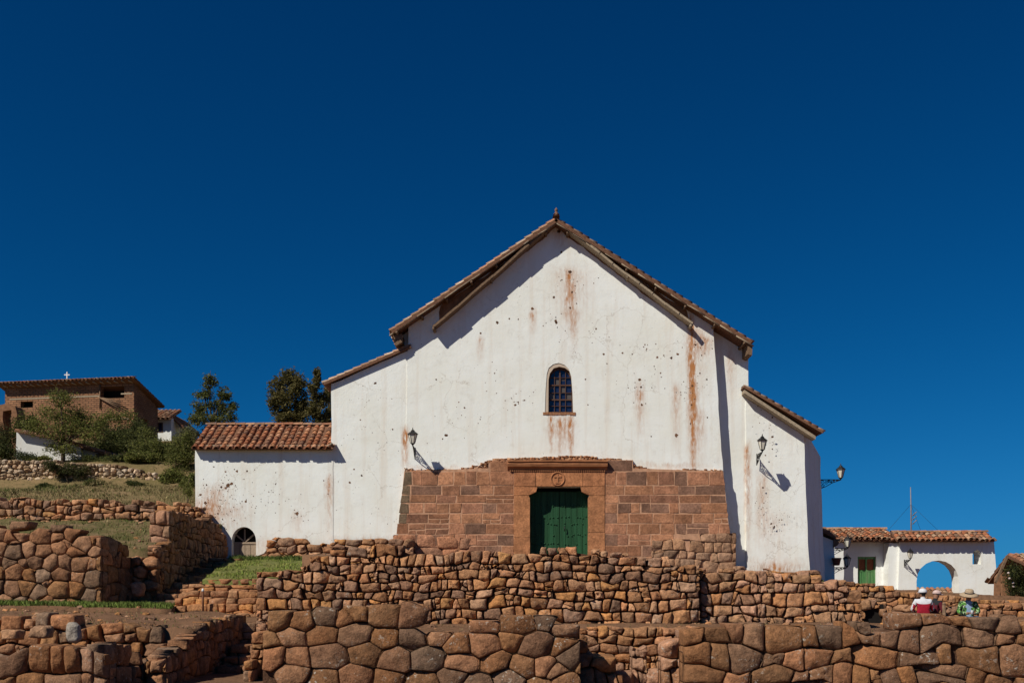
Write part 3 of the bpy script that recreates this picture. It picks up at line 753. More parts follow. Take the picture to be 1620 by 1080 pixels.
# front with wobbling edge lines, built as segments so that the plaster corner is soft
rows=26; vs=[]; cols_=[]
def ring(z_i):
    out=[]
    for k,(x,y) in enumerate(fp):
        z=zb+(tp[k]-zb)*z_i/rows
        wob=noise.noise(Vector((k*3.3,z*1.1,2)))*.035
        bat=.22*(1-z_i/rows)**1.3
        dx=(bat if k in(1,2,3) else 0)+wob; dy=(-bat*.6 if k in(0,1) else 0)+wob*.4
        out.append((x+dx,y+dy,z))
    return out
for i in range(rows+1): vs+=ring(i)
fs=[(i*n_+k,i*n_+(k+1)%n_,(i+1)*n_+(k+1)%n_,(i+1)*n_+k) for i in range(rows) for k in range(n_)]+[tuple(rows*n_+k for k in range(n_))]
mb.add(vs,fs)
sp=[(1211,720,2.5),(1222,660,3),(1222,691,3),(1222,710,2.5),(1207,771,2.5),(1199,642,1.5),(1195,795,1.5),(1237,822,2),(1225,833,3),(1220,828,2.5)]
for cx,cy,m_,s_ in ((1225,828,26,16),(1245,815,16,18),(1210,800,18,14),(1205,670,14,20),(1222,700,12,6)):
    for _ in range(m_): sp.append((cr.gauss(cx,s_*.6),cr.gauss(cy,s_*.6),cr.uniform(.4,1.3)))
sp=[s for s in sp if 1188<s[0]<1264]
chips(mb,sp,YA-.21,cr,1)
mb.build('aisle_wall',[MAT['plaster'],MAT['chip']],church)
mb=MB(); sv=(rw1-rw0); tiles(mb,rw0+Vector((0,0,.02)),(0,1,0),sv,14,sv.length,.27,.36,pal=PAL_RAKE,seed=14,slab=.09)
mb.build('aisle_roof',MAT['tile'],church)
mb=MB(); mb.hexa([rw0+Vector((0,.02,-.30)),rw1+Vector((-.35,.02,-.30)),rw1+Vector((-.35,.02,-.16)),rw0+Vector((0,.02,-.16))],(0,.5,0)); mb.build('rake_board',MAT['wood_pale'],church)
# main roof
mb=MB()
for (E,sd) in ((EL,21),(ER,22)):
    sv=E-RG
    tiles(mb,RG,(0,1,0),sv,15,sv.length,.27,.37,r=.11,pal=PAL_RAKE,seed=sd,jit=.03,slab=.13)
    q=[RG+Vector((0,14.9,-.03)),E+Vector((0,14.9,-.03))]
    nn=Vector((-sv.z,0,sv.x)); 
    mb.hexa([q[0],q[1],q[1]+Vector((0,15,0)),q[0]+Vector((0,15,0))],(0,0,-.14),(.3,.13,.07,0))
ridge_tiles(mb,RG+Vector((0,-.06,.10)),RG+Vector((0,29,.10)),.15,seed=3)
roof=mb.build('roof',MAT['tile'],church)
mb=MB()   # ridge ornament
mb.lathe([(.12,-.06),(.11,.04),(.06,.08),(.045,.14),(.07,.17),(.065,.21),(.03,.25),(.01,.29)],RG+Vector((0,.02,.14)),8,(.22,.12,.08,0)); mb.build('ridge_ornament',MAT['tile'],roof)
# purlins and poles carrying the overhang
mb=MB(); pm=MB()
for E in (EL,ER):
    for k in range(7):
        t=.06+.15*k; p=RG.lerp(E,t); r_=.055; mb=MB()
        mb.tube([p+Vector((0,.03+cr.uniform(-.03,.08),-.245)),p+Vector((0,1.2,-.245))],r_,8); mb.build('purlin',MAT['wood'],church)
    for k in range(12):
        a=RG.lerp(E,k/12)+Vector((0,.03+cr.uniform(-.02,.03),-.165+cr.uniform(-.015,.015))); b=RG.lerp(E,(k+1.05)/12)+Vector((0,.03+cr.uniform(-.02,.03),-.17+cr.uniform(-.015,.015)))
        pm.tube([a,b],.032,6)
pm.build('eave_pole',MAT['wood_pale'],church)
for (p,q,sg) in (((874,362),(688,523),-1),((884,360),(1091,518),1)):
    a=A(*p,YF-.02); b=A(*q,YF-.02); mb=MB(); dd=(b-a).normalized(); nn=Vector((-dd.z,0,dd.x)); nn=nn if nn.z>0 else -nn
    N_=10; prev=None
    for k in range(N_):
        u=a.lerp(b,k/N_); v=a.lerp(b,(k+1)/N_)
        s1=.012*math.sin(k*1.7)+.02*math.sin(math.pi*k/N_); s2=.012*math.sin((k+1)*1.7)+.02*math.sin(math.pi*(k+1)/N_)
        f0=-.50+.03*math.sin(k*2.1)
        lo_u,lo_v=u-nn*(s1-.0),v-nn*(s2-.0)
        t0=Vector((0,f0,0)); q4=[lo_u+t0,lo_v+t0,lo_v+nn*.085+t0,lo_u+nn*.085+t0]
        if sg<0: q4=[q4[1],q4[0],q4[3],q4[2]]
        mb.hexa(q4,(0,-f0+.03,0))
    mb.tube([b+Vector((0,-.46,-.02)),b+Vector((0,.05,-.02))],.075,8)
    m_=a.lerp(b,.52); mb.tube([m_+Vector((0,-.5,-.02)),m_+Vector((0,.05,-.02))],.06,8)
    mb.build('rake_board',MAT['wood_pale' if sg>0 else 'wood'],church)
mb=MB(); p=A(1189,548,YR+.1); mb.hexa([p+Vector((-.16,0,-.3)),p+Vector((.02,0,-.36)),p+Vector((.04,0,.05)),p+Vector((-.16,0,.12))],(0,1.2,0)); mb.build('eave_beam',MAT['wood'],church); mb=MB()
p=A(626,536,YR+.2); mb.hexa([p+Vector((-.0,0,-.28)),p+Vector((.26,0,-.12)),p+Vector((.26,0,.2)),p+Vector((-.12,0,.18))],(0,1.2,0)); mb.build('eave_beam',MAT['wood'],church)
# window
wf=MB(); yw=YF+.16
fr_=[fx(867,652)]+[fx(908,652)]+[fx(p,q) for p,q in ((907,600),(902,588),(894,582),(885,580),(876,583),(870,590),(868,600))]
wi=[fx(869.5,650)]+[fx(905,650)]+[fx(p,q) for p,q in ((904.5,601),(900,590),(893,585),(885,583),(877,586),(872,592),(870.5,601))]
slab(wf,fr_,yw,yw+.06,[wi])
for px in (877.5,886,895):
    wd=.011 if px!=886 else .03
    wf.box((XX(px,YF)-wd/1,yw-.004,ZZ(650,YF)),(XX(px,YF)+wd/1,yw+.05,ZZ(584,YF)))
for py in (596,608,620,631,641): 
    hd=.008 if py!=608 and py!=631 else .026
    wf.box((XX(869,YF),yw-.008,ZZ(py,YF)-hd),(XX(906,YF),yw+.046,ZZ(py,YF)+hd))
wfo=wf.build('window',m_plain('rusty_window_bars',(.11,.055,.035),.8,var=.4,scale=20),church)
mb=MB(); slab(mb,wi,yw+.055,yw+.075); mb.build('pane',MAT['pane'],wfo)
mb=MB()
for (p,q,u,v) in ((878,596,886,608),(886,608,895,620),(870,620,878,631),(895,620,905,631),(886,596,895,601),(870,608,877,614)): mb.box((XX(p,YF)+.01,yw+.050,ZZ(v,YF)+.01),(XX(u,YF)-.01,yw+.054,ZZ(q,YF)-.01))
mb.build('brown_grey_pane',m_glass('brown_grey_window_glass',(.075,.06,.05),.45),wfo)  # a few panes browner and duller than the rest
mb=MB(); slab(mb,[fx(862.5,652.5),fx(867.5,652.5),fx(867.8,600),fx(870,590),fx(876,582),fx(885,579.5),fx(894,581.5),fx(902,587.5),fx(907,600),fx(906.6,597),fx(904,590),fx(898,581.5),fx(893,578),fx(884,575),fx(875,577),fx(868,583),fx(865,593),fx(863.4,620)],YF+.02,yw+.2); mb.build('window_reveal',MAT['plaster_tan'],church)
mb=MB(); rr=random.Random(3)
for k in range(11):
    px=859+k*4.7; mb.box((XX(px,YF),YF-.012-rr.random()*.02,ZZ(656+rr.uniform(-.6,.8),YF)),(XX(px+4.4,YF),YF+.2,ZZ(652+rr.uniform(-.5,.5),YF)),(.30,.14,.07,0))
mb.build('window_sill',MAT['ashlar'],church)
# red ashlar base
mb=MB(); YB=YF-.14; rr=random.Random(17)
PAL_ASH=[(0.343,0.159,0.083),(0.304,0.138,0.073),(0.372,0.175,0.093),(0.284,0.133,0.078),(0.353,0.164,0.091),(0.230,0.122,0.078)]
def lx(py): return 640-(py-745)*.128
def rx(py): return 1143+(py-745)*.113
def block(x0,x1,y0,y1,c,dep=0,x0b=None,x1b=None):
    """pixel rectangle (top y0, bottom y1); optional slanted bottom corners"""
    x0b=x0 if x0b is None else x0b; x1b=x1 if x1b is None else x1b
    gp=.7; B=[(x0b+gp,y1-gp),(x1b-gp,y1-gp),(x1-gp,y0+gp),(x0+gp,y0+gp)]
    cxm=sum(p[0] for p in B)/4; cym=sum(p[1] for p in B)/4
    vs=[]; jj=[(rr.uniform(-.03,.03),rr.uniform(-.024,.024)) for _ in range(4)]
    for (ins,dy) in ((0,.06),(0,.008+dep),(.5,0+dep)):
        for (px,py) in B:
            ix=px+(ins if px<cxm else -ins); iy=py+(ins if py<cym else -ins)
            vs.append((XX(ix,YF)+jj[B.index((px,py))][0],YB+dy+rr.uniform(-.003,.003),ZZ(iy,YF)+jj[B.index((px,py))][1]))
    fs=[(r_*4+k,r_*4+(k+1)%4,r_*4+4+(k+1)%4,r_*4+4+k) for r_ in range(2) for k in range(4)]+[(8,9,10,11)]
    mb.add(vs,fs,c)
ROWS=[728,746,768,783,796,812,828,845,863,880,897,912]
for ri in range(len(ROWS)-1):
    y0,y1=ROWS[ri],ROWS[ri+1]
    spans=[(775,812),(957,1000)] if ri==0 else [(lx(y0),813),(956,rx(y0))]
    for si,(a,b) in enumerate(spans):
        x=a
        while x<b-1:
            w=rr.uniform(15,38) if ri not in(2,3) else rr.uniform(22,50)
            if x==a and si==0 and ri>0 and y0<815: w=rr.uniform(12,16)
            if ri==0: w=rr.uniform(20,40)
            x2=x+w
            if b-x2<14: x2=b
            ya,yb=y0,y1
            sl=(ri>0 and x==a and si==0); sr=(ri>0 and x2==b and si==1)
            if x>1030 and y0>=845: x=x2; continue
            c=rr.choice(PAL_ASH); k_=rr.uniform(.74,1.15); c=(c[0]*k_,c[1]*k_,c[2]*k_,0)
            if sl and y0<815: c=(.17*k_,.115*k_,.07*k_,0)
            if rr.random()<.16 and w>24 and ri>1:     # a course that splits into two thin stones
                ym=(y0+y1)/2+rr.uniform(-2,2); xm=x+(x2-x)*rr.uniform(.4,.6)
                block(x,x2,y0,ym,c,rr.uniform(-.006,.002)); block(x,xm,ym,y1,c); block(xm,x2,ym,y1,(c[0]*.85,c[1]*.85,c[2]*.85,0))
            else: block(x,x2,ya,yb,c,rr.uniform(-.010,.003),lx(y1) if sl else None,rx(y1) if sr else None)
            x=x2
base=mb.build('stone_base',MAT['ashlar'],church)
mb=MB(); slab(mb,[fx(624,912),fx(814,912),fx(814,740),fx(770,741),fx(640,746)],YB+.010,YF+.01); slab(mb,[fx(955,912),fx(1034,912),fx(1160,912),fx(1143,746),fx(1004,741),fx(955,740)],YB+.010,YF+.01); slab(mb,[fx(773,745.5),fx(1001,745.5),fx(1001,728),fx(773,728)],YB+.011,YF+.012)
mb.build('mortar',m_plain('pink_mortar',(.52,.29,.175),.95,var=.4,scale=6),base)
mb=MB(); stone_wall(mb,(XX(1030,YF),YB-.06),(XX(1163,YF),YB-.06),lerp_table([(0,ZZ(846,YF)),(3.2,ZZ(844,YF))]),lambda u:ZZ(893,YF),.44,.50,.2,.035,.006,1,.04,[(.37,.20,.11),(.33,.19,.115),(.39,.22,.125),(.28,.16,.095)],seed=8,lich=.2,chinks=.05,amp=.12,jit=.10)
mb.build('foundation_stone',MAT['stone'],base); mb=MB(); stone_wall(mb,(XX(622,YF),YB-.04),(XX(745,YF),YB-.04),lerp_table([(0,ZZ(848,YF)),(3.2,ZZ(850,YF))]),lambda u:ZZ(900,YF),.9,.5,.18,.04,.006,1,.05,[(.34,.15,.08),(.36,.17,.095)],seed=9,lich=.1,chinks=0,amp=.12,jit=.12)
mb.build('foundation_stone',MAT['stone'],base)
# ragged adobe line where the plaster breaks off above the stone
mb=MB(); stone_wall(mb,(XX(770,YF),YF-.10),(XX(992,YF),YF-.10),lerp_table([(0,ZZ(727,YF)),(1.0,ZZ(724,YF)),(3,ZZ(721,YF)),(4.4,ZZ(722,YF)),(5.8,ZZ(727,YF))]),lambda u:ZZ(730,YF),.22,.10,.12,.04,.004,1,.2,[(.34,.17,.085),(.30,.14,.07),(.40,.22,.12)],seed=30,lich=0,backing=False)
mb.build('plaster_edge',MAT['rubble'],church); mb=MB(); stone_wall(mb,(XX(640,YF),YF-.05),(XX(772,YF),YF-.05),lerp_table([(0,ZZ(740,YF)),(2.0,ZZ(741.5,YF)),(2.7,ZZ(737,YF)),(3.5,ZZ(728,YF))]),lerp_table([(0,ZZ(746,YF)),(2.4,ZZ(746,YF)),(3.5,ZZ(740,YF))]),.2,.09,.1,.03,.004,1,.2,[(.36,.18,.09),(.5,.33,.22),(.30,.14,.07)],seed=31,lich=0,backing=False)
mb.build('plaster_edge',MAT['rubble'],church); mb=MB(); stone_wall(mb,(XX(1001,YF),YF-.05),(XX(1143,YF),YF-.05),lerp_table([(0,ZZ(733,YF)),(.6,ZZ(741,YF)),(3.7,ZZ(742,YF))]),lerp_table([(0,ZZ(743,YF)),(3.7,ZZ(747,YF))]),.2,.07,.1,.025,.004,1,.2,[(.36,.18,.09),(.45,.27,.17),(.30,.14,.07)],seed=32,lich=0,backing=False)
mb.build('plaster_edge',MAT['rubble'],church)
# portal
por=MB(); YP=YF-.168
for pts,c in (([(813,912),(838,912),(838,850.4),(813,849.6)],(.37,.16,.072,0)),([(813,849),(838,849.8),(838,788),(836,784),(813,784)],(.39,.17,.076,0)),
            ([(930,912),(956,912),(956,842.4),(930,842)],(.40,.175,.08,0)),([(930,841.4),(956,841.8),(956,784),(932,784),(930,788)],(.36,.158,.072,0)),
            ([(813,783.4),(836,783.4),(842,781),(848,778),(850,770.5),(813,769.5)],(.36,.15,.066,0)),([(932,783.4),(956,783.4),(956,769.5),(918,770.5),(920,778),(926,781)],(.34,.145,.066,0)),
            ([(813,769),(846,769.3),(846.5,746),(813,746)],(.35,.145,.066,0)),([(847,769.3),(882,769.6),(921,769.4),(921,746),(847,746)],(.39,.165,.073,0)),([(921.6,769.4),(956,769),(956,746),(921.6,746)],(.37,.155,.07,0))):
    slab(por,wobble([fx(*p) for p in pts],.3,.012,int(pts[0][0])),YP+rr.uniform(-.006,.006),YF+.05,col=c)
po=por.build('portal',MAT['ashlar'],church)
mb=MB()
x0,x1=XX(803,YF),XX(960,YF)
prof=[(ZZ(744.5,YF),YP),(ZZ(741,YF),YP-.06),(ZZ(739,YF),YP-.16),(ZZ(735,YF),YP-.20),(ZZ(732,YF),YP-.17),(ZZ(731.6,YF),YP-.24),(ZZ(729.4,YF),YP-.24)]
n_=9; vs=[]
for i in range(n_+1):
    x=x0+(x1-x0)*i/n_
    for (z,y) in prof+[(ZZ(728.8,YF),YF),(ZZ(744.5,YF),YF)]: vs.append((x,y+rr.uniform(-.006,.006),z+rr.uniform(-.008,.008)))
m_=len(prof)+2
fs=[(i*m_+k,(i+1)*m_+k,(i+1)*m_+(k+1)%m_,i*m_+(k+1)%m_) for i in range(n_) for k in range(m_)]+[tuple(reversed(range(m_))),tuple(n_*m_+k for k in range(m_))]
mb.add(vs,fs); 
for k in range(46):
    x=x0+.12+(x1-x0-.24)*k/45; mb.box((x-.026,YP-.05,ZZ(746,YF)),(x+.026,YP+.01,ZZ(743.2,YF)))
mb.build('cornice',MAT['redstone'],church,recalc=True)
mb=MB(); mc=Vector((XX(882,YF),YP,ZZ(758,YF)))
N_=28
for (r_,t_) in ((.27,.032),):
    ps=[mc+Vector((math.cos(6.2832*k/N_)*r_,-.01,math.sin(6.2832*k/N_)*r_)) for k in range(N_+1)]
    mb.tube(ps,t_,6,caps=False)
mb.box((mc.x-.025,YP-.035,mc.z-.17),(mc.x+.025,YP+.01,mc.z+.20)); mb.box((mc.x-.12,YP-.033,mc.z+.07),(mc.x+.12,YP+.01,mc.z+.12)); mb.box((mc.x-.09,YP-.031,mc.z-.19),(mc.x+.09,YP+.01,mc.z-.14))
for sx in (-.13,.13): mb.box((mc.x+sx-.02,YP-.03,mc.z+.06),(mc.x+sx+.02,YP+.01,mc.z+.13))
mb.build('medallion',MAT['redstone'],church)
# double door
YD=YF+.40
for (a,b,ofs) in ((837,885,0.0),(885.4,931,0.025)):
    mb=MB(); n_=5
    for k in range(n_):
        xa_=XX(a+(b-a)*k/n_,YD); xb_=XX(a+(b-a)*(k+1)/n_,YD)
        mb.box((xa_+.006,YD+ofs+rr.uniform(0,.012),ZZ(912,YD)),(xb_-.006,YD+.07,ZZ(777+rr.uniform(-.6,.8),YD)))
    leaf=mb.build('door_leaf',MAT['green'],church)
    st_=MB()
    for py in (800,818,828,846,860,880):
        for k in range(9):
            if rr.random()<.35: continue
            px=a+4+(b-a-8)*k/8+rr.uniform(-1.4,1.4); st_.lathe([(.034,0),(.03,.016),(.012,.03)],(XX(px,YD),YD+ofs,ZZ(py+rr.uniform(-1.8,1.8),YD)),7,M=Matrix.Rotation(math.radians(90),3,'X'))
    st_.build('door_studs',MAT['green'],leaf)
mb=MB(); mb.tube([(XX(893,YD),YD-.06,ZZ(832,YD)),(XX(893,YD),YD-.09,ZZ(836,YD)),(XX(893,YD),YD-.06,ZZ(840,YD))],.02,6); mb.build('door_handle',MAT['iron'],leaf)

# low annex with the little arched door
YX=41.015; xx0,xx1=XX(309,YX),XX(527,YX); zt=ZZ(710,YX)
dr=arch_pts(XX(366.5,YX),XX(405,YX),ZZ(888,YX),ZZ(855,YX),ZZ(833,YX))
ann=[(xx0,ZZ(905,YX)),(dr[0][0],ZZ(905,YX))]+[dr[0]]+list(reversed(dr[2:]))+[dr[1],(dr[1][0],ZZ(905,YX)),(xx1,ZZ(905,YX)),(xx1,zt),(xx0,zt)]
mb=MB(); N0=len(ann)
slab(mb,wobble(ann,.4,.018,12,keep=tuple(range(0,N0-4))),YX,YX+.5)
rp=A(310,673,42.75)
slab(mb,[(YX+.5,ZZ(905,YX)),(44.6,ZZ(905,YX)),(44.6,zt),(42.75,rp.z-.2),(YX+.5,zt)],0,xx1-xx0-.01,M=Matrix(((0,1,0,xx0),(1,0,0,0),(0,0,1,0),(0,0,0,1))))
sp=[(361,768,5),(375,745,3.5),(357,746,2.5),(391,745,2.5),(366,765,4),(357,772,3.5),(470,812,4),(389,793,3),(327,767,2.5),(317,782,3),(338,738,1.8),(512,760,1.8),(519,781,1.8),(325,795,4),(323,805,5),(345,812,3),(350,770,3)]
for cx,cy,m_,s_ in ((358,775,60,26),(330,800,50,20),(390,795,26,20),(440,780,26,26),(345,815,40,18),(470,812,14,10)):
    for _ in range(m_): sp.append((cr.gauss(cx,s_*.7),cr.gauss(cy,s_*.7),cr.uniform(.5,1.5)))
sp=[s for s in sp if s[0]>312 and not(362<s[0]<409 and s[1]>826) and 726<s[1]<860]
chips(mb,sp,YX,cr,1)
mb.build('annex_wall',[MAT['plaster'],MAT['chip']],church,recalc=False)
# tiles of the annex
mb=MB(); e0=A(301,709,40.68); e1=A(523.5,709,40.68); r0=Vector((e0.x+.04,42.75,rp.z)); sv=Vector((0,e0.y-r0.y,e0.z-r0.z))
tiles(mb,r0,(1,0,0),sv,e1.x-e0.x,sv.length,.285,.34,r=.108,pal=PAL_TILE,seed=41,jit=.03,slab=.08,wave=.018)
sv2=Vector((0,44.9-42.75,e0.z-rp.z)); tiles(mb,r0+Vector((e1.x-e0.x,0,0)),(-1,0,0),sv2,e1.x-e0.x,sv2.length,.285,.45,r=.125,pal=PAL_TILE,seed=42,slab=.08)
ridge_tiles(mb,r0+Vector((0,0,.06)),r0+Vector((e1.x-e0.x,0,.06)),.12,seed=44)
mb.build('annex_roof',MAT['tile'],church)
mb=MB(); mb.hexa([(xx0-.02,YX-.10,zt-.02),(xx1,YX-.10,zt-.02),(xx1,YX-.10,zt+.16),(xx0-.02,YX-.10,zt+.16)],(0,.14,0)); 
for k in range(2): mb.tube([(XX(522+4*k,YX),YX-.42,ZZ(708-3*k,YX)),(XX(520+4*k,YX),YX+.3,ZZ(700,YX))],.05,7)
mb.build('eave_beam',MAT['wood_pale'],church)
mb=MB(); yd=YX+.30
dw=m_plain('grey_door_wood',(.36,.27,.19),.85,var=.3,scale=16)
for k in range(4):
    a=370+8.8*k; mb.box((XX(a,yd)+.008,yd,ZZ(890,yd)),(XX(a+8.8,yd)-.008,yd+.05,ZZ(860,yd)))
dl=mb.build('annex_door',dw,church)
mb=MB(); mb.box((XX(368,yd),yd-.03,ZZ(860,yd)),(XX(406,yd),yd+.06,ZZ(857,yd)))
for an in (40,90,140):
    c_=Vector((XX(387,yd),yd+.01,ZZ(857,yd))); d_=Vector((math.cos(math.radians(an)),0,math.sin(math.radians(an)))); s_=Vector((-d_.z,0,d_.x))*.03
    a_,b_=c_,c_+d_*.53
    mb.hexa([a_-s_,b_-s_,b_+s_,a_+s_] if True else None,(0,.04,0))
mb.build('fanlight_bars',dw,dl,recalc=True)
mb=MB(); mb.box((XX(364,YX),YX+.42,ZZ(900,YX)),(XX(408,YX),YX+.48,ZZ(828,YX))); mb.build('fanlight_shade_panel',MAT['dark'],dl)  # black panel painted as the shade behind the fanlight

# ================================================================== STONE WALLS
def wall(name,mat,label,mb,cat='stone wall',group=None):
    xs=[v[0] for v in mb.v]; ys=[v[1] for v in mb.v]; zs=[v[2] for v in mb.v]
    o=mb.build(name,MAT[mat],None,((min(xs)+max(xs))/2,(min(ys)+max(ys))/2,min(zs))); tag(o,label,cat,group,'thing'); return o
# foreground, finely fitted
mb=MB(); front_wall(mb,[(413,1003),(436,970),(468,955),(530,955),(590,957),(660,953),(661.5,953),(663,1003),(744,1003),(747,981),(800,978),(858,977),(885,980),(904,990),(919,1000)],20,1110,.54,.38,thick=.55,bulge=.038,gap=.005,rounds=1,tilt=.08,pal=PAL_FRONT,seed=101,rough=.014,lich=1.0,wvar=.30,chinks=.04,jit=.30,batter=.05,style='cell',corner=.09)
wall('polygonal_wall','stone','finely fitted polygonal stone wall in the foreground below the green church door',mb)
mb=MB(); front_wall(mb,[(1082,1012),(1100,992),(1146,990),(1152,978),(1226,979),(1229,992),(1318,994),(1321,976),(1352,980),(1392,985),(1416,971),(1500,975),(1545,974),(1600,979),(1660,982)],20,1110,.58,.42,thick=.6,bulge=.048,gap=.007,rounds=1,tilt=.10,pal=PAL_FRONT,seed=132,rough=.018,lich=1.0,chinks=.12,jit=.28,amp=.44,batter=.05)
wall('polygonal_wall','stone','big fitted stone wall in the foreground below the three seated people',mb)
# long rubble wall in front of the church
mb=MB(); front_wall(mb,[(404,905),(432,905),(466,900),(478,893),(500,874),(526,861),(560,861),(640,856),(650,866),(720,868),(810,870),(880,864),(905,862),(950,869),(1040,880),(1105,888),(1108,890)],28,1000,.33,.265,thick=.6,bulge=.052,gap=.016,rounds=1,corner=.16,tilt=.25,pal=PAL_RUB+PAL_GREY[2:3],seed=203,rough=.028,lich=.45,wvar=.7,chinks=.24,jit=.30,batter=.06)
front_wall(mb,[(1108,896),(1170,899),(1206,899),(1253,909),(1309,911),(1337,917),(1353,925),(1364,942)],28.35,992,.34,.27,thick=.6,bulge=.052,gap=.016,rounds=1,corner=.16,tilt=.2,pal=PAL_GREY+PAL_RUB[:3],seed=204,rough=.028,lich=.6,wvar=.6,chinks=.3,jit=.30,batter=.05)
wall('rubble_wall','rubble','long terrace wall of rough brown boulders running below the church front',mb)
mb=MB(); front_wall(mb,[(860,998),(900,1000),(940,990),(1000,992),(1050,990),(1110,992),(1135,988)],24.5,1085,.30,.23,thick=.5,bulge=.07,gap=.01,rounds=1,tilt=.2,pal=PAL_RUB,seed=207,rough=.02,lich=.3,chinks=.3)
wall('rubble_wall','rubble','small rubble wall seen in the gap between the two foreground walls',mb)
# left terraces
mb=MB(); front_wall(mb,[(-60,832),(0,828),(18,828),(20,823),(30,824),(34,842),(62,841),(70,830),(118,831),(121,847),(136,850),(160,850)],30,962,.44,.38,thick=.55,bulge=.045,gap=.009,rounds=1,style='cell',corner=.10,tilt=.09,pal=PAL_LEFT,seed=302,rough=.02,lich=.35,wvar=.5,chinks=.18,jit=.30)
side_wall(mb,XX(160,30)-.02,30.05,32.6,[(30,ZZ(850,30)),(31,ZZ(846,30)),(32.6,C+1.44)],[(30,C-.5),(33,C-.5)],.5,.42,thick=.4,bulge=.07,gap=.01,tilt=.2,pal=PAL_LEFT,seed=303,rough=.03)
wall('polygonal_wall','stone','fitted stone wall with a shaded right end above the green grass strip',mb)
mb=MB(); front_wall(mb,[(203,872),(215,868),(232,872),(252,864)],32.5,962,.5,.36,thick=.4,bulge=.1,gap=.02,rounds=1,tilt=.35,pal=PAL_LEFT,seed=305,style='cell',rough=.05,lich=.2,chinks=.5)
side_wall(mb,XX(252,32.5),32.55,34.0,[(32.5,C+1.55),(33.4,C+1.75),(34,C+1.9)],[(32,C-.7),(35,C-.7)],.42,.34,thick=.4,bulge=.08,gap=.012,tilt=.25,pal=PAL_LEFT,seed=306,rough=.03)
wall('ruined_wall','rubble','crumbled wall stub of broken red stones beside the shaded stairway',mb)
mb=MB(); front_wall(mb,[(236,806),(250,801),(268,800)],34,915,.42,.40,thick=.5,bulge=.05,gap=.008,rounds=1,tilt=.08,pal=PAL_GREY,seed=308,rough=.015,lich=.5,wvar=.2,chinks=0,jit=.12)
side_wall(mb,XX(268,34)-.02,34.05,40.95,[(34,C+3.02),(36.5,C+2.9),(38.5,C+2.95),(40,C+2.8),(40.95,C+2.35)],[(34,C-.3),(41,C+.9)],.40,.32,thick=.5,bulge=.09,gap=.012,tilt=.3,pal=PAL_LEFT,seed=309,rough=.04,wvar=.5)
wall('retaining_wall','rubble','tall shaded retaining wall with a squared sunlit end pillar left of the arched door',mb)
mb=MB(); front_wall(mb,[(-70,786),(0,786),(80,789),(150,790),(230,792),(290,795),(316,800)],42,830,.42,.30,thick=.6,bulge=.09,gap=.012,rounds=1,tilt=.2,pal=PAL_RUB,seed=311,rough=.03,lich=.5,chinks=.25,wvar=.5)
wall('rubble_wall','rubble','low boulder wall along the edge of the dry meadow',mb)
mb=MB(); front_wall(mb,[(-50,978),(0,979),(30,976),(38,972),(62,974),(64,970),(78,970),(98,975),(126,976),(130,982),(162,978),(200,978),(204,986),(228,985),(252,987),(270,1003),(298,1006)],24,1062,.50,.40,thick=.5,bulge=.09,gap=.012,rounds=1,tilt=.2,pal=PAL_LEFT,seed=313,rough=.03,lich=.35,chinks=.25,wvar=.6)
wall('boulder_wall','rubble','wall of rounded orange brown boulders holding up the bare dirt terrace',mb)
mb=MB(); front_wall(mb,[(-50,1022),(0,1020),(20,1015),(58,1014),(60,1018),(88,1017),(90,1014),(118,1013),(120,1019),(168,1019)],20,1120,.50,.42,thick=.55,bulge=.085,gap=.01,rounds=1,tilt=.12,pal=PAL_FRONT+PAL_GREY[2:3],seed=315,rough=.02,lich=.8,chinks=.15,wvar=.6)
side_wall(mb,XX(168,20)-.02,20.05,23.3,[(20,C-1.0),(21,C-1.05),(22,C-1.3),(23.3,C-1.75)],[(20,C-2.3),(24,C-2.3)],.45,.38,thick=.4,bulge=.09,gap=.012,tilt=.25,pal=PAL_LEFT,seed=316,rough=.03)
wall('boulder_wall','stone','grey brown boulder wall filling the lower left corner of the ruins',mb)
mb=MB(); front_wall(mb,[(230,1046),(246,1040),(262,1036)],22,1120,.38,.34,thick=.5,bulge=.08,gap=.012,rounds=1,tilt=.2,pal=PAL_LEFT,seed=318,rough=.03,lich=.3)
side_wall(mb,(XX(262,22),-7.6),22.05,28.2,[(22,C-1.33),(22.8,C-1.2),(23.6,C-.98),(24.3,C-.74),(26,C-.66),(28.2,C-.66)],[(22,C-2.3),(29,C-2.3)],.36,.34,thick=.45,bulge=.10,gap=.012,tilt=.3,pal=PAL_LEFT,seed=319,rough=.04,wvar=.5)
wall('stair_wall','rubble','shaded jagged wall along the left of the lower stairway',mb)
mb=MB(); front_wall(mb,[(396,1003),(410,1000),(436,1000)],23.4,1110,.34,.26,thick=.9,bulge=.07,gap=.012,rounds=1,tilt=.2,pal=PAL_LEFT,seed=321,rough=.025,lich=.2)
front_wall(mb,[(384,1046),(400,1042)],22.9,1110,.34,.26,thick=.9,bulge=.07,gap=.012,rounds=1,tilt=.2,pal=PAL_LEFT,seed=322,rough=.025,lich=.2)
wall('stair_wall','rubble','narrow sunlit wall end right of the lower stairway beside the fitted wall',mb)
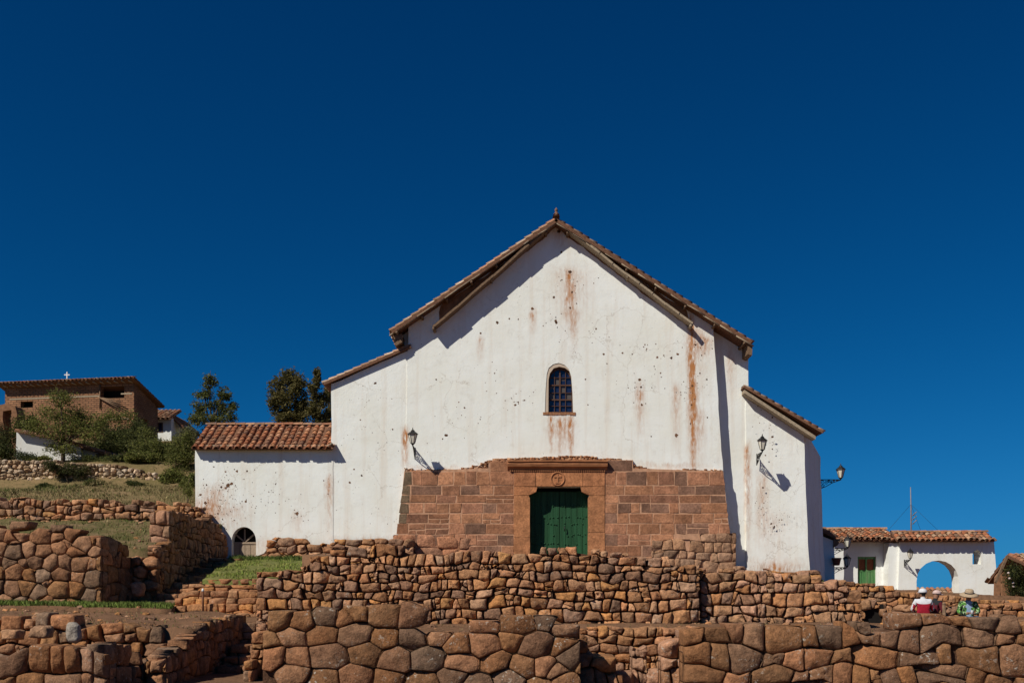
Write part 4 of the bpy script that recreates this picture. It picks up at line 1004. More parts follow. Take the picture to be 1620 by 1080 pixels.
# stepped courses below the grass
mb=MB()
for k,(a,b,yt,yb,Y) in enumerate(((288,412,924,936,31.1),(286,412,934,947,30.85),(276,412,946,958,30.45),(264,412,956,969,30.2),(318,412,967,985,29.75))):
    front_wall(mb,[(a,yt),(b,yt)],Y,yb+3,.42,.21,thick=.55,bulge=.03,gap=.006,rounds=1,tilt=.08,pal=PAL_RUB[:4]+PAL_LEFT[:2],seed=330+k,rough=.012,lich=.2,wvar=.15,chinks=0,jit=.12)
front_wall(mb,[(322,918),(412,915)],31.35,930,.5,.2,thick=.4,bulge=.03,gap=.006,tilt=.1,pal=PAL_LEFT,seed=340,rough=.015,chinks=0)
wall('stepped_wall','stone','five low stepped courses of squared stones under the grass patch',mb,'stone steps')
def stairs(label,X0,X1,Y0,Y1,z0,z1,n,seed):
    t=empty('stone_stairs',((X0+X1)/2,Y0,z0),label,'stairs')
    for k in range(n):
        y=Y0+(Y1-Y0)*k/n; zt_=z0+(z1-z0)*(k+1)/n
        m=MB(); stone_wall(m,(X0,y),(X1,y),lambda u:zt_,lambda u:zt_-(z1-z0)/n-.1,.5,(z1-z0)/n*1.05,thick=(Y1-Y0)/n+.12,bulge=.03,gap=.008,tilt=.06,pal=PAL_LEFT,seed=seed+k,rough=.012,lich=.2,wvar=.1,chinks=0,jit=.05,backing=False)
        m.box((X0,y+.05,z0-.6),(X1,y+(Y1-Y0)/n+.1,zt_-.02),(.13,.08,.05,0))
        m.build('step',MAT['stone'],t)
    return t
stairs('shaded stone stairway climbing to the arched annex door',-11.5,-10.2,30.6,38.4,C-.55,C+1.38,10,350)
stairs('lower stone stairway between jagged walls in the foreground shade',-7.5,-5.55,25.3,27.0,C-2.05,C-1.38,3,370)
mb=MB(); front_wall(mb,[(371,987),(395,985),(422,986)],28.0,1035,.5,.26,thick=.6,bulge=.05,gap=.008,rounds=1,tilt=.1,pal=PAL_GREY+PAL_LEFT,seed=380,rough=.02,lich=.3,chinks=0,jit=.1)
wall('stone_riser','stone','two squared blocks forming the top riser above the shaded lower stairway',mb,'stone steps')
patch('path',[(-7.55,26.9,C-1.36),(-5.6,26.9,C-1.36),(-5.6,28.1,C-1.33),(-7.6,28.1,C-1.33)],MAT['dirt'],8,6,.03,.6)
patch('path',[(-7.6,28.05,C-.86),(-5.6,28.05,C-.86),(-5.8,29.7,C-.72),(-9.6,29.7,C-.62)],MAT['dirt'],14,8,.03,1.0)
# walls by the church and the white house
mb=MB(); front_wall(mb,[(404,872),(412,866),(424,849),(450,849),(500,854),(560,853),(610,853),(640,850),(655,856)],40.3,892,.48,.30,thick=.5,bulge=.08,gap=.012,rounds=1,tilt=.2,pal=PAL_RUB[:6],seed=401,style='cell',rough=.03,lich=.2,chinks=.3)
wall('rubble_wall','rubble','low reddish rubble footing along the white wall right of the arched annex door',mb)
mb=MB(); front_wall(mb,[(1160,897),(1200,898),(1250,900),(1300,903)],40.55,935,.42,.26,thick=.5,bulge=.07,gap=.012,rounds=1,tilt=.2,pal=PAL_RUB+PAL_GREY,seed=403,rough=.03,lich=.2,chinks=.2)
wall('rubble_wall','rubble','row of footing stones under the right aisle of the church',mb)
mb=MB(); front_wall(mb,[(1330,921),(1380,922),(1414,921),(1417,934),(1450,938),(1480,939),(1520,944),(1560,949),(1700,951)],43.5,992,.30,.24,thick=.6,bulge=.06,gap=.01,rounds=1,tilt=.22,pal=PAL_RUB[:4]+PAL_LEFT,seed=405,rough=.025,lich=.15,chinks=.25)
wall('rubble_wall','rubble','reddish rubble terrace wall below the green shuttered door',mb)
mb=MB(); front_wall(mb,[(1500,964),(1540,957),(1600,955),(1690,956)],35.5,1005,.34,.28,thick=.6,bulge=.07,gap=.012,rounds=1,tilt=.22,pal=PAL_LEFT,seed=407,rough=.03,lich=.2,chinks=.2)
wall('rubble_wall','rubble','low rubble wall behind the straw hat sitter at the right edge',mb)
mb=MB(); front_wall(mb,[(1398,978),(1420,960),(1450,950),(1500,949),(1530,960),(1550,975)],32,1005,.32,.24,thick=.7,bulge=.07,gap=.015,rounds=1,tilt=.35,pal=PAL_RUB,seed=409,style='cell',rough=.05,lich=.3,chinks=.4,backing=True)
wall('ruined_wall','rubble','tumbled heap of wall stones behind the person in the red and white jacket',mb)
mb=MB()
front_wall(mb,[(-60,735),(0,727),(60,727),(120,730),(170,733),(215,740),(262,752),(274,768)],52,780,.30,.21,thick=.7,bulge=.08,gap=.012,rounds=1,tilt=.4,pal=PAL_PALE,seed=411,style='cell',rough=.04,lich=.3,chinks=.3)
wall('rubble_wall','rubble','loose pale rubble wall under the white shed and shrubs',mb)

# boulders that lie apart from the walls
def boulder(px,py,Y,w,h,label,seed,pal=PAL_FRONT,group=None):
    rr=random.Random(seed); p=A(px,py,Y); mb=MB(); bm=bmesh.new(); bmesh.ops.create_icosphere(bm,subdivisions=3,radius=1)
    off=Vector((seed*3.1,seed*1.7,0)); vs=[]
    for v in bm.verts:
        q=v.co.copy(); q=Vector((math.copysign(abs(q.x)**.5,q.x),math.copysign(abs(q.y)**.55,q.y),math.copysign(abs(q.z)**.5,q.z)))*.9
        k=1+noise.noise(q*1.1+off)*.28+noise.noise(q*3+off)*.08
        vs.append((p.x+q.x*w/2*k,p.y+q.y*w*.42*k,p.z+h/2+q.z*h/2*k))
    c=rr.choice(pal); mb.add(vs,[[x.index for x in f.verts] for f in bm.faces],(*c,.8),0,True); bm.free()
    o=mb.build('boulder',MAT['stone'],None,(p.x,p.y,p.z)); tag(o,label,'boulder',group)
boulder(1033,1086,21.9,.34,.42,'small square block lying between the two stone stubs in the wall gap',2,PAL_GREY)
boulder(985,1088,21.7,.5,.40,'flat topped block left of the upright stub in the wall gap',4,PAL_GREY)
mb=MB(); front_wall(mb,[(1000,1024),(1012,1020),(1024,1026)],21.8,1110,.34,.34,thick=.5,bulge=.06,gap=.008,rounds=1,tilt=.15,pal=PAL_GREY,seed=421,rough=.03,lich=.7,chinks=0)
wall('wall_stub','stone','narrow upright stub of pale blocks in the gap between the foreground walls',mb)
mb=MB(); front_wall(mb,[(1046,1030),(1052,1012),(1066,1006),(1090,992)],21.3,1110,.42,.36,thick=.5,bulge=.07,gap=.008,rounds=1,tilt=.15,pal=PAL_FRONT+PAL_GREY,seed=422,rough=.03,lich=.7,chinks=0)
wall('wall_stub','stone','stepped stub of rough blocks joining the left end of the big fitted wall',mb)
mb=MB(); front_wall(mb,[(914,994),(932,996),(946,1030),(962,1048),(985,1075)],20.9,1110,.36,.34,thick=1.3,bulge=.07,gap=.01,rounds=1,tilt=.2,pal=PAL_FRONT,seed=423,rough=.03,lich=.7,chinks=.2)
wall('wall_stub','stone','ragged sloping stub at the right end of the left foreground wall',mb)
boulder(218,944,31.2,.42,.5,'grey rounded boulder standing in the shade by the crumbled wall stub',7,PAL_GREY)
boulder(117,1016,22.6,.36,.48,'pale grey squarish boulder lying on the lower left ruins',8,[(.34,.29,.24)])
boulder(20,1012,22.4,.5,.25,'flat grey stone lying on the ledge at the left edge of the ruins',9,PAL_GREY)
boulder(66,1010,22.2,.5,.3,'angular dark stone lying on the ledge between the two left boulder walls',10,PAL_GREY)
mb=MB(); front_wall(mb,[(288,800),(304,799),(318,806),(334,818),(341,828)],40.62,905,.30,.24,thick=.4,bulge=.07,gap=.012,rounds=1,tilt=.35,pal=PAL_LEFT+PAL_RUB[:3],seed=431,style='cell',rough=.04,lich=.1,chinks=.4)
wall('rubble_heap','rubble','sloping heap of reddish rubble against the lower left corner of the white annex',mb,'rubble heap')
mb=MB(); front_wall(mb,[(1358,946),(1372,948),(1384,950),(1396,950),(1412,954)],31,1000,.30,.24,thick=.5,bulge=.06,gap=.01,rounds=1,tilt=.25,pal=PAL_RUB[:5],seed=433,rough=.03,lich=.2,chinks=.3,hole=lambda u,v: ((u-XX(1382,31)+XX(1358,31))/.36)**2+((v-ZZ(984,31))/.50)**2<1)
dh=wall('shade_gap_wall','rubble','added rubble stub round a black painted shade box right of the long terrace wall',mb)  # wall stub added to frame the painted dark gap
mb=MB(); mb.box((XX(1366,31.1),31.12,ZZ(1000,31)),(XX(1398,31.1),31.9,ZZ(955,31))); mb.build('gap_shade_box',MAT['dark'],dh)  # black box, its colour stands for the shade in the gap
boulder(1462,990,27.05,.85,.26,'flat boulder under the two people in red',13,PAL_RUB)
boulder(1530,990,26.55,.7,.24,'flat boulder under the sitter in the green patterned jacket',14,PAL_RUB)

# ================================================================== LANTERNS
LAMP_PARTS=None
def make_lantern(label):
    t=empty('wall_lantern',(0,0,0),label,'lantern','wrought iron lanterns on white walls')
    m=MB()
    ARM=.92
    m.tube([(0,0,0),(0,-.35,.005),(0,-ARM,0)],.022,6); m.tube([(0,0,-.42),(0,-.02,-.05),(0,-.01,.06)],.020,6)
    m.tube([(0,0,-.40),(0,-.25,-.30),(0,-.55,-.13),(0,-ARM+.04,-.02)],.017,6)
    def scroll(cy,cz,r,turn=1.6,sg=1):
        pts=[]
        for k in range(19):
            a=k/18*turn*6.283; rr_=r*(1-.78*k/18); pts.append((0,cy+sg*rr_*math.cos(a),cz+rr_*math.sin(a)))
        m.tube(pts,.014,5)
    for (cy,cz,r,sg) in ((-.10,-.11,.10,1),(-.12,-.28,.09,-1),(-.28,-.13,.09,-1),(-.40,-.07,.06,1),(-.50,-.10,.05,-1),(-.62,-.055,.05,1),(-.75,-.04,.038,-1)): scroll(cy,cz,r,1.5,sg)
    m.build('bracket',MAT['iron'],t)
    cy=-ARM
    m=MB(); m.lathe([(.022,-.02),(.03,.03),(.06,.06),(.085,.085),(.09,.10)],(0,cy,0),6,smooth=False)
    for k in range(6):
        a=k*math.pi/3; m.tube([(.09*math.cos(a),cy+.09*math.sin(a),.095),(.185*math.cos(a),cy+.185*math.sin(a),.46)],.011,4)
    fr=[(.19*math.cos(k*math.pi/3),cy+.19*math.sin(k*math.pi/3),.46) for k in range(7)]; m.tube(fr,.014,5,caps=False)
    m.build('frame',MAT['iron'],t)
    m=MB(); m.lathe([(.082,.10),(.178,.455)],(0,cy,0),6,smooth=False); m.build('lamp_glass',MAT['lamp_glass'],t)
    m=MB(); m.lathe([(.225,.455),(.215,.475),(.12,.555),(.085,.57),(.08,.60),(.05,.635),(.02,.65),(.018,.70),(.005,.74)],(0,cy,0),6,smooth=False); m.build('cap',MAT['iron'],t)
    return t
l0=make_lantern('black iron lantern on a bracket over the left end of the red stone base')
def put(o,px,py,Y,rz,label):
    """px,py: the middle of the lantern's glass seen at its arm's end"""
    M=Matrix.Rotation(rz,3,'Z'); off=M@Vector((0,-.92,.30)); tip=A(px,py,Y)
    o.location=tip-off; o.rotation_euler=(0,0,rz); o['label']=label
put(l0,653,693,YF-.92,0,'black iron lantern on a bracket over the left end of the red stone base')
for (px,py,Y,rz,lab) in ((1206,703,YA-.20-.92,0,'black iron lantern on the front of the right hand aisle wall'),
    (1330,748,44.3,math.pi/2,'dark iron lantern sticking out sideways from the right corner of the church against the sky'),
    (1341,858,51,math.pi/2,'dark lantern beneath the tiled eave just right of the church corner'),
    (1340,888,50.4,math.pi/2,'black lantern on a side bracket above the flower pot left of the green shuttered door'),
    (1440,877,58.9,0,'black lantern on the white gateway wall left of the arch')):
    put(copy_tree(l0),px,py,Y,rz,lab)

# ================================================================== WHITE HOUSE AND ARCHED GATEWAY
YH=60.0
wh=empty('white_house',(XX(1370,YH),YH,ZZ(930,YH)),'low white house with wavy tiled eave and green shuttered door','house')
mb=MB(); yb=YH+.9
dx0,dx1=XX(1357,yb),XX(1386,yb)
slab(mb,wobble([(XX(1318,yb),ZZ(935,yb)),(dx0,ZZ(935,yb)),(dx0,ZZ(880,yb)),(dx1,ZZ(880,yb)),(dx1,ZZ(935,yb)),(XX(1430,yb),ZZ(935,yb)),(XX(1430,yb),ZZ(846,yb)),(XX(1318,yb),ZZ(846,yb))],.4,.02,4,keep=(0,1,2,3,4)),yb,yb+.4)
slab(mb,wobble([(XX(1404,YH),ZZ(942,YH)),(XX(1428,YH),ZZ(942,YH)),(XX(1428,YH),ZZ(858,YH)),(XX(1407,YH),ZZ(858,YH))],.3,.03,6),YH,yb+.02)
slab(mb,wobble([(XX(1320,YH),ZZ(935,YH)),(XX(1336,YH),ZZ(935,YH)),(XX(1335,YH),ZZ(858,YH)),(XX(1320,YH),ZZ(858,YH))],.3,.03,7),YH+.1,yb+.02)
slab(mb,[(XX(1318,yb),ZZ(935,yb)),(XX(1430,yb),ZZ(935,yb)),(XX(1430,yb),ZZ(848,yb)),(XX(1318,yb),ZZ(848,yb))],yb+3.2,yb+3.5)
mb.build('wall',MAT['plaster_far'],wh)
mb=MB(); rd=A(1314,837,62.4); e_=A(1316,853,59.75); e2=A(1428,853,59.75); sv=Vector((0,59.75-62.4,e_.z-rd.z))
tiles(mb,(e_.x,62.4,rd.z),(1,0,0),sv,e2.x-e_.x,sv.length,.33,.42,r=.15,pal=PAL_TILE_OLD+PAL_TILE[:2],seed=61,jit=.04,slab=.12,wave=.05)
sv=Vector((0,2.65,e_.z-rd.z)); tiles(mb,(e2.x,62.4,rd.z),(-1,0,0),sv,e2.x-e_.x,sv.length,.33,.6,r=.15,pal=PAL_TILE_OLD,seed=62,slab=.12)
ridge_tiles(mb,(e_.x,62.4,rd.z+.05),(e2.x,62.4,rd.z+.05),.15,seed=63); mb.build('roof',MAT['tile'],wh)
mb=MB(); mb.box((XX(1320,YH),YH-.05,ZZ(857,YH)),(XX(1424,YH),YH+.12,ZZ(853.5,YH)))
for k in range(8): mb.box((XX(1324+k*13,YH),59.85,ZZ(853.4,YH)),(XX(1327+k*13,YH),YH+1.0,ZZ(851.5,YH)))
mb.build('eave_beam',MAT['wood'],wh)
mb=MB(); y2=yb+.16
for k in range(4):
    a=dx0+.02+(dx1-dx0-.04)*k/4; mb.box((a+.012,y2,ZZ(935,y2)),(a+(dx1-dx0-.04)/4-.012,y2+.05,ZZ(903,y2)))
mb.box((dx0,y2-.02,ZZ(903.5,y2)),(dx1,y2+.03,ZZ(901.5,y2))); mb.box((dx0,y2-.02,ZZ(884,y2)),(dx1,y2+.03,ZZ(880,y2)))
for px in (dx0,(dx0+dx1)/2-.05,dx1-.1): mb.box((px,y2-.03,ZZ(935,y2)),(px+.10,y2+.03,ZZ(880,y2)))
gd=mb.build('door',MAT['green_worn'],wh)
mb=MB(); mb.box((dx0+.1,y2+.02,ZZ(902,y2)),(dx1-.1,y2+.05,ZZ(883,y2))); mb.build('upper_panel',MAT['shutter_red'],gd)

YG=59.8
gw=empty('arched_gateway',(XX(1500,YG),YG,ZZ(958,YG)),'white arched gateway wall with tiled coping and a small arched niche','gateway')
ar=[(XX(p,YG),ZZ(q,YG)) for p,q in ((1517,962),(1517,922),(1516,911),(1512,901),(1505,893),(1496,888),(1486,886),(1475,887),(1465,891),(1457,898),(1452,907),(1450,918),(1450,962))]
out=[(XX(1420,YG),ZZ(962,YG))]+list(reversed(ar))+[(XX(1581,YG),ZZ(962,YG)),(XX(1572,YG),ZZ(850,YG)),(XX(1424,YG),ZZ(850,YG))]
ni=[(XX(p,YG),ZZ(q,YG)) for p,q in ((1538.5,892),(1552,892),(1552,877),(1550.5,871.5),(1545.5,869),(1540.5,871.5),(1538.5,877))]
mb=MB(); slab(mb,out,YG,YG+.95,[ni]); mb.build('wall',MAT['plaster_far'],gw)
mb=MB(); r_=A(1420,842,60.28); e_=A(1420,854,59.28); e2=A(1574,852,59.28); sv=Vector((0,-1.0,e_.z-r_.z))
tiles(mb,(e_.x,60.28,r_.z),(1,0,0),sv,e2.x-e_.x,sv.length,.33,.42,r=.15,pal=PAL_TILE_OLD+PAL_TILE[:2],seed=71,jit=.04,slab=.12,wave=.03)
sv=Vector((0,1.0,e_.z-r_.z)); tiles(mb,(e2.x,60.28,r_.z),(-1,0,0),sv,e2.x-e_.x,sv.length,.33,.42,r=.15,pal=PAL_TILE_OLD,seed=72,slab=.12)
ridge_tiles(mb,(e_.x,60.28,r_.z+.05),(e2.x,60.28,r_.z+.05),.15,seed=73); mb.build('coping_roof',MAT['tile'],gw)

Y5=50.0
sh=empty('white_house',(XX(1308,Y5),Y5,ZZ(930,Y5)),'white gabled house end squeezed between the church corner and the shuttered door','house')
mb=MB(); slab(mb,wobble([(XX(1290,Y5),ZZ(935,Y5)),(XX(1321,Y5),ZZ(935,Y5)),(XX(1320,Y5),ZZ(855,Y5)),(XX(1290,Y5),ZZ(843,Y5))],.3,.03,5),Y5,Y5+9); mb.build('wall',MAT['plaster_far'],sh)
mb=MB(); a=A(1286,829,Y5-.3); b=A(1324,849,Y5-.3); tiles(mb,a,(0,1,0),b-a,9,(b-a).length,.33,.4,r=.14,pal=PAL_TILE_OLD,seed=81,jit=.03); mb.build('roof',MAT['tile'],sh)
mb=MB(); mb.hexa([A(1319,866,Y5-.1),A(1325,862,Y5-.1),A(1333,852,Y5-.1),A(1319,852,Y5-.1)],(0,.5,0)); mb.build('eave_bracket',MAT['wood'],sh)
mb=MB(); p=A(1323.5,894,Y5-.15); mb.lathe([(.10,0),(.15,.02),(.21,.30),(.24,.32),(.24,.38),(.20,.38),(.19,.30)],p,14,(.30,.10,.06,0)); 
fp_=mb.build('flower_pot',MAT['tile'],None,p); tag(fp_,'red clay flower pot on the white house corner right of the church','flower pot')

# antenna mast beyond the gateway
p=A(1442,842,72); t=empty('antenna_mast',p,'thin grey radio mast with guy wires rising behind the gateway roof','antenna')
mb=MB(); top=A(1440.5,770,72); mb.tube([p-Vector((0,0,4)),p.lerp(top,.5),top],[.06,.05,.03],6)
for k in (0.18,.27,.36): 
    q=p.lerp(top,k); mb.tube([q+Vector((.12,0,.05)),q+Vector((.36,-.1,.32))],.035,5); mb.tube([q,q+Vector((.2,0,.06))],.02,4)
mb.build('mast',m_plain('galvanised_mast',(.22,.21,.22),.6),t)
for e in ((1402,842),(1492,846),(1460,848)):
    m=MB(); q=p.lerp(top,.62); m.tube([q,A(e[0],e[1],71)],.009,4); m.build('guy_wire',MAT['iron'],t)

# tiled wall seen through the arch
Yw=68.0; t=empty('garden_wall',(XX(1495,Yw),Yw,ZZ(958,Yw)),'low wall with a clay tile coping seen through the arch','wall')
mb=MB(); slab(mb,pz([(1440,965),(1534,965),(1534,944),(1440,944)],Yw),Yw,Yw+.5); mb.build('wall',MAT['adobe'],t)
mb=MB(); a=A(1438,930,Yw+.3); b=A(1536,930,Yw+.3); sv=Vector((0,-1.0,-.62)); tiles(mb,a,(1,0,0),sv,b.x-a.x,sv.length,.36,.4,r=.16,pal=PAL_TILE_OLD+[(.45,.25,.12)],seed=91,jit=.04); mb.build('coping_roof',MAT['tile'],t)

# dark house at the right edge
Yq=50.0; t=empty('dark_house',(XX(1620,Yq),Yq,ZZ(960,Yq)),'dark open fronted house with a tiled roof at the right edge','house')
mb=MB()
slab(mb,pz([(1583,964),(1700,964),(1700,884),(1600,884),(1588,905)],Yq+3),Yq+3.0,Yq+3.3)
slab(mb,pz([(1580,962),(1586,962),(1587,906),(1582,912)],Yq),Yq+.2,Yq+.6)
slab(mb,pz([(1655,962),(1680,962),(1680,905),(1655,905)],Yq),Yq+.2,Yq+.6)
mb.build('wall',MAT['adobe'],t)
mb=MB(); a=A(1593,877,Yq+2.2); b=A(1720,877,Yq+2.2); sv=Vector((0,-3.0,ZZ(899,Yq-.8)-a.z)); tiles(mb,a,(1,0,0),sv,b.x-a.x,sv.length,.33,.4,r=.15,pal=PAL_TILE_OLD+[(.36,.24,.15)],seed=95,jit=.04,slab=.14)
sv=Vector((0,2.2,-1.4)); tiles(mb,b,(-1,0,0),sv,b.x-a.x,sv.length,.33,.5,r=.15,pal=PAL_TILE_OLD,seed=96,slab=.14); mb.build('roof',MAT['tile'],t)
mb=MB(); mb.hexa([A(1574,920,Yq-.4),A(1577,922,Yq-.4),A(1596,880,Yq-.4),A(1593,878,Yq-.4)],(0,.12,0)); mb.build('rake_board',MAT['wood'],t)

# ================================================================== HOUSES ON THE HILL
P0=Vector((XX(8,81),81,0)); P1_=Vector((XX(212,79),79,0)); dv=(P1_-P0); HL=dv.length; dv/=HL; bv=Vector((-dv.y,dv.x,0))
z0,z1=C+11.6,C+16.75
HM=Matrix(((dv.x,bv.x,0,P0.x),(dv.y,bv.y,0,P0.y),(0,0,1,z0),(0,0,0,1)))
ah=empty('adobe_house',(P0+P1_)/2+Vector((0,0,z0)),'two storey brown mud brick house with a long tiled roof on the hill','house')
def hx(px): return (px-8)/204*HL
def hz(py): return (940-py)/F*80+C-z0
H_=z1-z0
mb=MB(); big=[(hx(160),hz(632)),(hx(197),hz(632)),(hx(197),hz(614)),(hx(160),hz(614))]; small=[(hx(33),hz(642)),(hx(53),hz(642)),(hx(53),hz(632)),(hx(33),hz(632))]
slab(mb,[(0,0),(HL,0),(HL,H_),(0,H_)],0,.45,[big,small],M=HM)
SD=3.3
sideM=HM@Matrix(((0,1,0,HL),(1,0,0,0),(0,0,1,0),(0,0,0,1)))
slab(mb,[(.45,0),(SD,0),(SD,H_-1.15),(.45,H_-.15)],0,-.4,[[(1.2,1.5),(2.0,1.5),(2.0,2.6),(1.2,2.6)]],M=sideM)
slab(mb,[(0,0),(HL,0),(HL,H_-1.3),(0,H_-1.3)],SD,SD+.3,M=HM)
slab(mb,[(.45,0),(SD,0),(SD,H_-1.15),(.45,H_-.15)],0,.4,M=HM@Matrix(((0,1,0,0),(1,0,0,0),(0,0,1,0),(0,0,0,1))))
mb.build('wall',MAT['brick'],ah,recalc=True)
R3=HM.to_3x3()
mb=MB(); o_=HM@Vector((-.35,-.58,H_+.36)); sv=R3@Vector((0,SD+1.3,-1.45))
# mono pitch: tiles run from the front crest down to the back
tiles(mb,o_+R3@Vector((HL+.75,0,0)),R3@Vector((-1,0,0)),sv,HL+.75,sv.length,.34,.45,r=.13,pal=PAL_TILE_OLD,seed=55,slab=.16)
sv=R3@Vector((0,-.2,-.10)); tiles(mb,o_,R3@Vector((1,0,0)),sv,HL+.75,sv.length,.34,.3,r=.12,pal=PAL_TILE_OLD,seed=56,slab=.1)
mb.build('roof',MAT['tile'],ah)
mb=MB()
for k in range(19):
    x=.3+k*(HL-.4)/18; mb.tube([HM@Vector((x,-.62,H_+.10)),HM@Vector((x,.6,H_+.02))],.06,6)
mb.build('rafter',MAT['wood_pale'],ah)
mb=MB(); mb.box((hx(16),-.03,hz(629)),(hx(158),.1,hz(627)),M=HM); mb.box((hx(192),-.03,hz(627)),(hx(209),.1,hz(625)),M=HM); mb.box((hx(168),-.03,hz(666)),(hx(204),.1,hz(664)),M=HM); mb.build('timber_band',MAT['wood_pale'],ah)
mb=MB()
for k in range(4): mb.tube([HM@Vector((hx(158),.1-.1*k,hz(632)+.1)),HM@Vector((hx(197),-.45,hz(640+4*k)))],.045,5)
mb.tube([HM@Vector((hx(160),-.08,hz(610))),HM@Vector((hx(160),-.08,hz(648)))],.06,5); mb.build('window_pole',MAT['wood'],ah)
mb=MB(); mb.box((0.3,.9,.2),(HL-.3,1.0,H_-.4),M=HM); mb.build('room_shade_panel',MAT['dark'],ah)  # black sheet painted as the shade inside the window openings
cx_=HM@Vector((hx(111),-.3,H_+.5)); mb=MB(); mb.box((cx_.x-.04,cx_.y-.04,cx_.z-.1),(cx_.x+.04,cx_.y+.04,cx_.z+.55)); mb.box((cx_.x-.22,cx_.y-.035,cx_.z+.28),(cx_.x+.22,cx_.y+.035,cx_.z+.36)); mb.build('ridge_cross',m_plain('white_paint',(.75,.75,.75),.6,var=.1),ah)

Yv=86.0; hv=empty('white_house',(XX(255,Yv),Yv,ZZ(705,Yv)),'small white hill house with a striped tile roof behind the shrubs','house')
mb=MB(); slab(mb,pz([(228,712),(271,712),(271,660),(228,660)],Yv),Yv,Yv+5,[]); slab(mb,pz([(271,712),(284,712),(284,668),(271,662)],Yv),Yv+1.5,Yv+5); mb.build('wall',MAT['plaster_far'],hv)
mb=MB(); a=A(226,649,Yv+2.4); b=A(264,650,Yv+2.4); sv=Vector((0,-3.1,ZZ(662,Yv-.7)-a.z)); tiles(mb,a,(1,0,0),sv,XX(273,Yv)-a.x,sv.length,.38,.45,r=.17,pal=PAL_TILE_OLD,seed=57)
a2=A(264,652,Yv+.6); b2=A(291,677,Yv+.6); tiles(mb,a2,(0,1,0),b2-a2,5,(b2-a2).length,.38,.45,r=.17,pal=PAL_TILE_OLD,seed=58); mb.build('roof',MAT['tile'],hv)
mb=MB(); mb.box((XX(244,Yv),Yv-.02,ZZ(684,Yv)),(XX(258,Yv),Yv+.05,ZZ(668,Yv))); wv_=mb.build('window',MAT['wood'],hv)
mb=MB(); mb.box((XX(246,Yv),Yv-.03,ZZ(683,Yv)),(XX(250.5,Yv),Yv,ZZ(669,Yv))); mb.box((XX(251.7,Yv),Yv-.03,ZZ(683,Yv)),(XX(256,Yv),Yv,ZZ(669,Yv))); mb.build('pane',MAT['pane'],wv_)

Ys=58.0; sd=empty('white_shed',(XX(90,Ys),Ys,ZZ(735,Ys)),'low white shed with a sloping brown roof behind the leafy tree','shed')
mb=MB(); slab(mb,wobble(pz([(26,745),(128,745),(128,706),(70,690),(26,682)],Ys),.4,.03,3),Ys,Ys+3); slab(mb,pz([(128,745),(210,745),(205,730),(128,709)],Ys),Ys+.35,Ys+3); mb.build('wall',MAT['plaster_grey'],sd)
mb=MB()
for (p,q) in (((23,679),(72,688)),((70,687),(130,704)),((128,704),(206,726))):
    a,b=A(*p,Ys-.45),A(*q,Ys-.45); tiles(mb,a,(0,1,0),b-a,3.4,(b-a).length,.3,.4,pal=PAL_TILE_OLD,seed=int(p[0]),slab=.12)
mb.build('roof',MAT['tile'],sd)
mb=MB(); mb.box((XX(148,Ys),Ys+.3,ZZ(745,Ys)),(XX(161,Ys),Ys+.36,ZZ(716,Ys))); mb.build('door',MAT['wood'],sd)
Yr=62.0; mb=MB(); slab(mb,wobble(pz([(-30,735),(5,735),(5,650),(18,648),(18,735),(27,735),(27,655),(24,642),(10,638),(-8,640),(-30,645)],Yr),.3,.06,8),Yr,Yr+1.0); ru=mb.build('adobe_ruin',MAT['adobe'],None,(XX(10,Yr),Yr,ZZ(735,Yr))); tag(ru,'roofless brown adobe ruin with a dark doorway at the left edge','ruin')

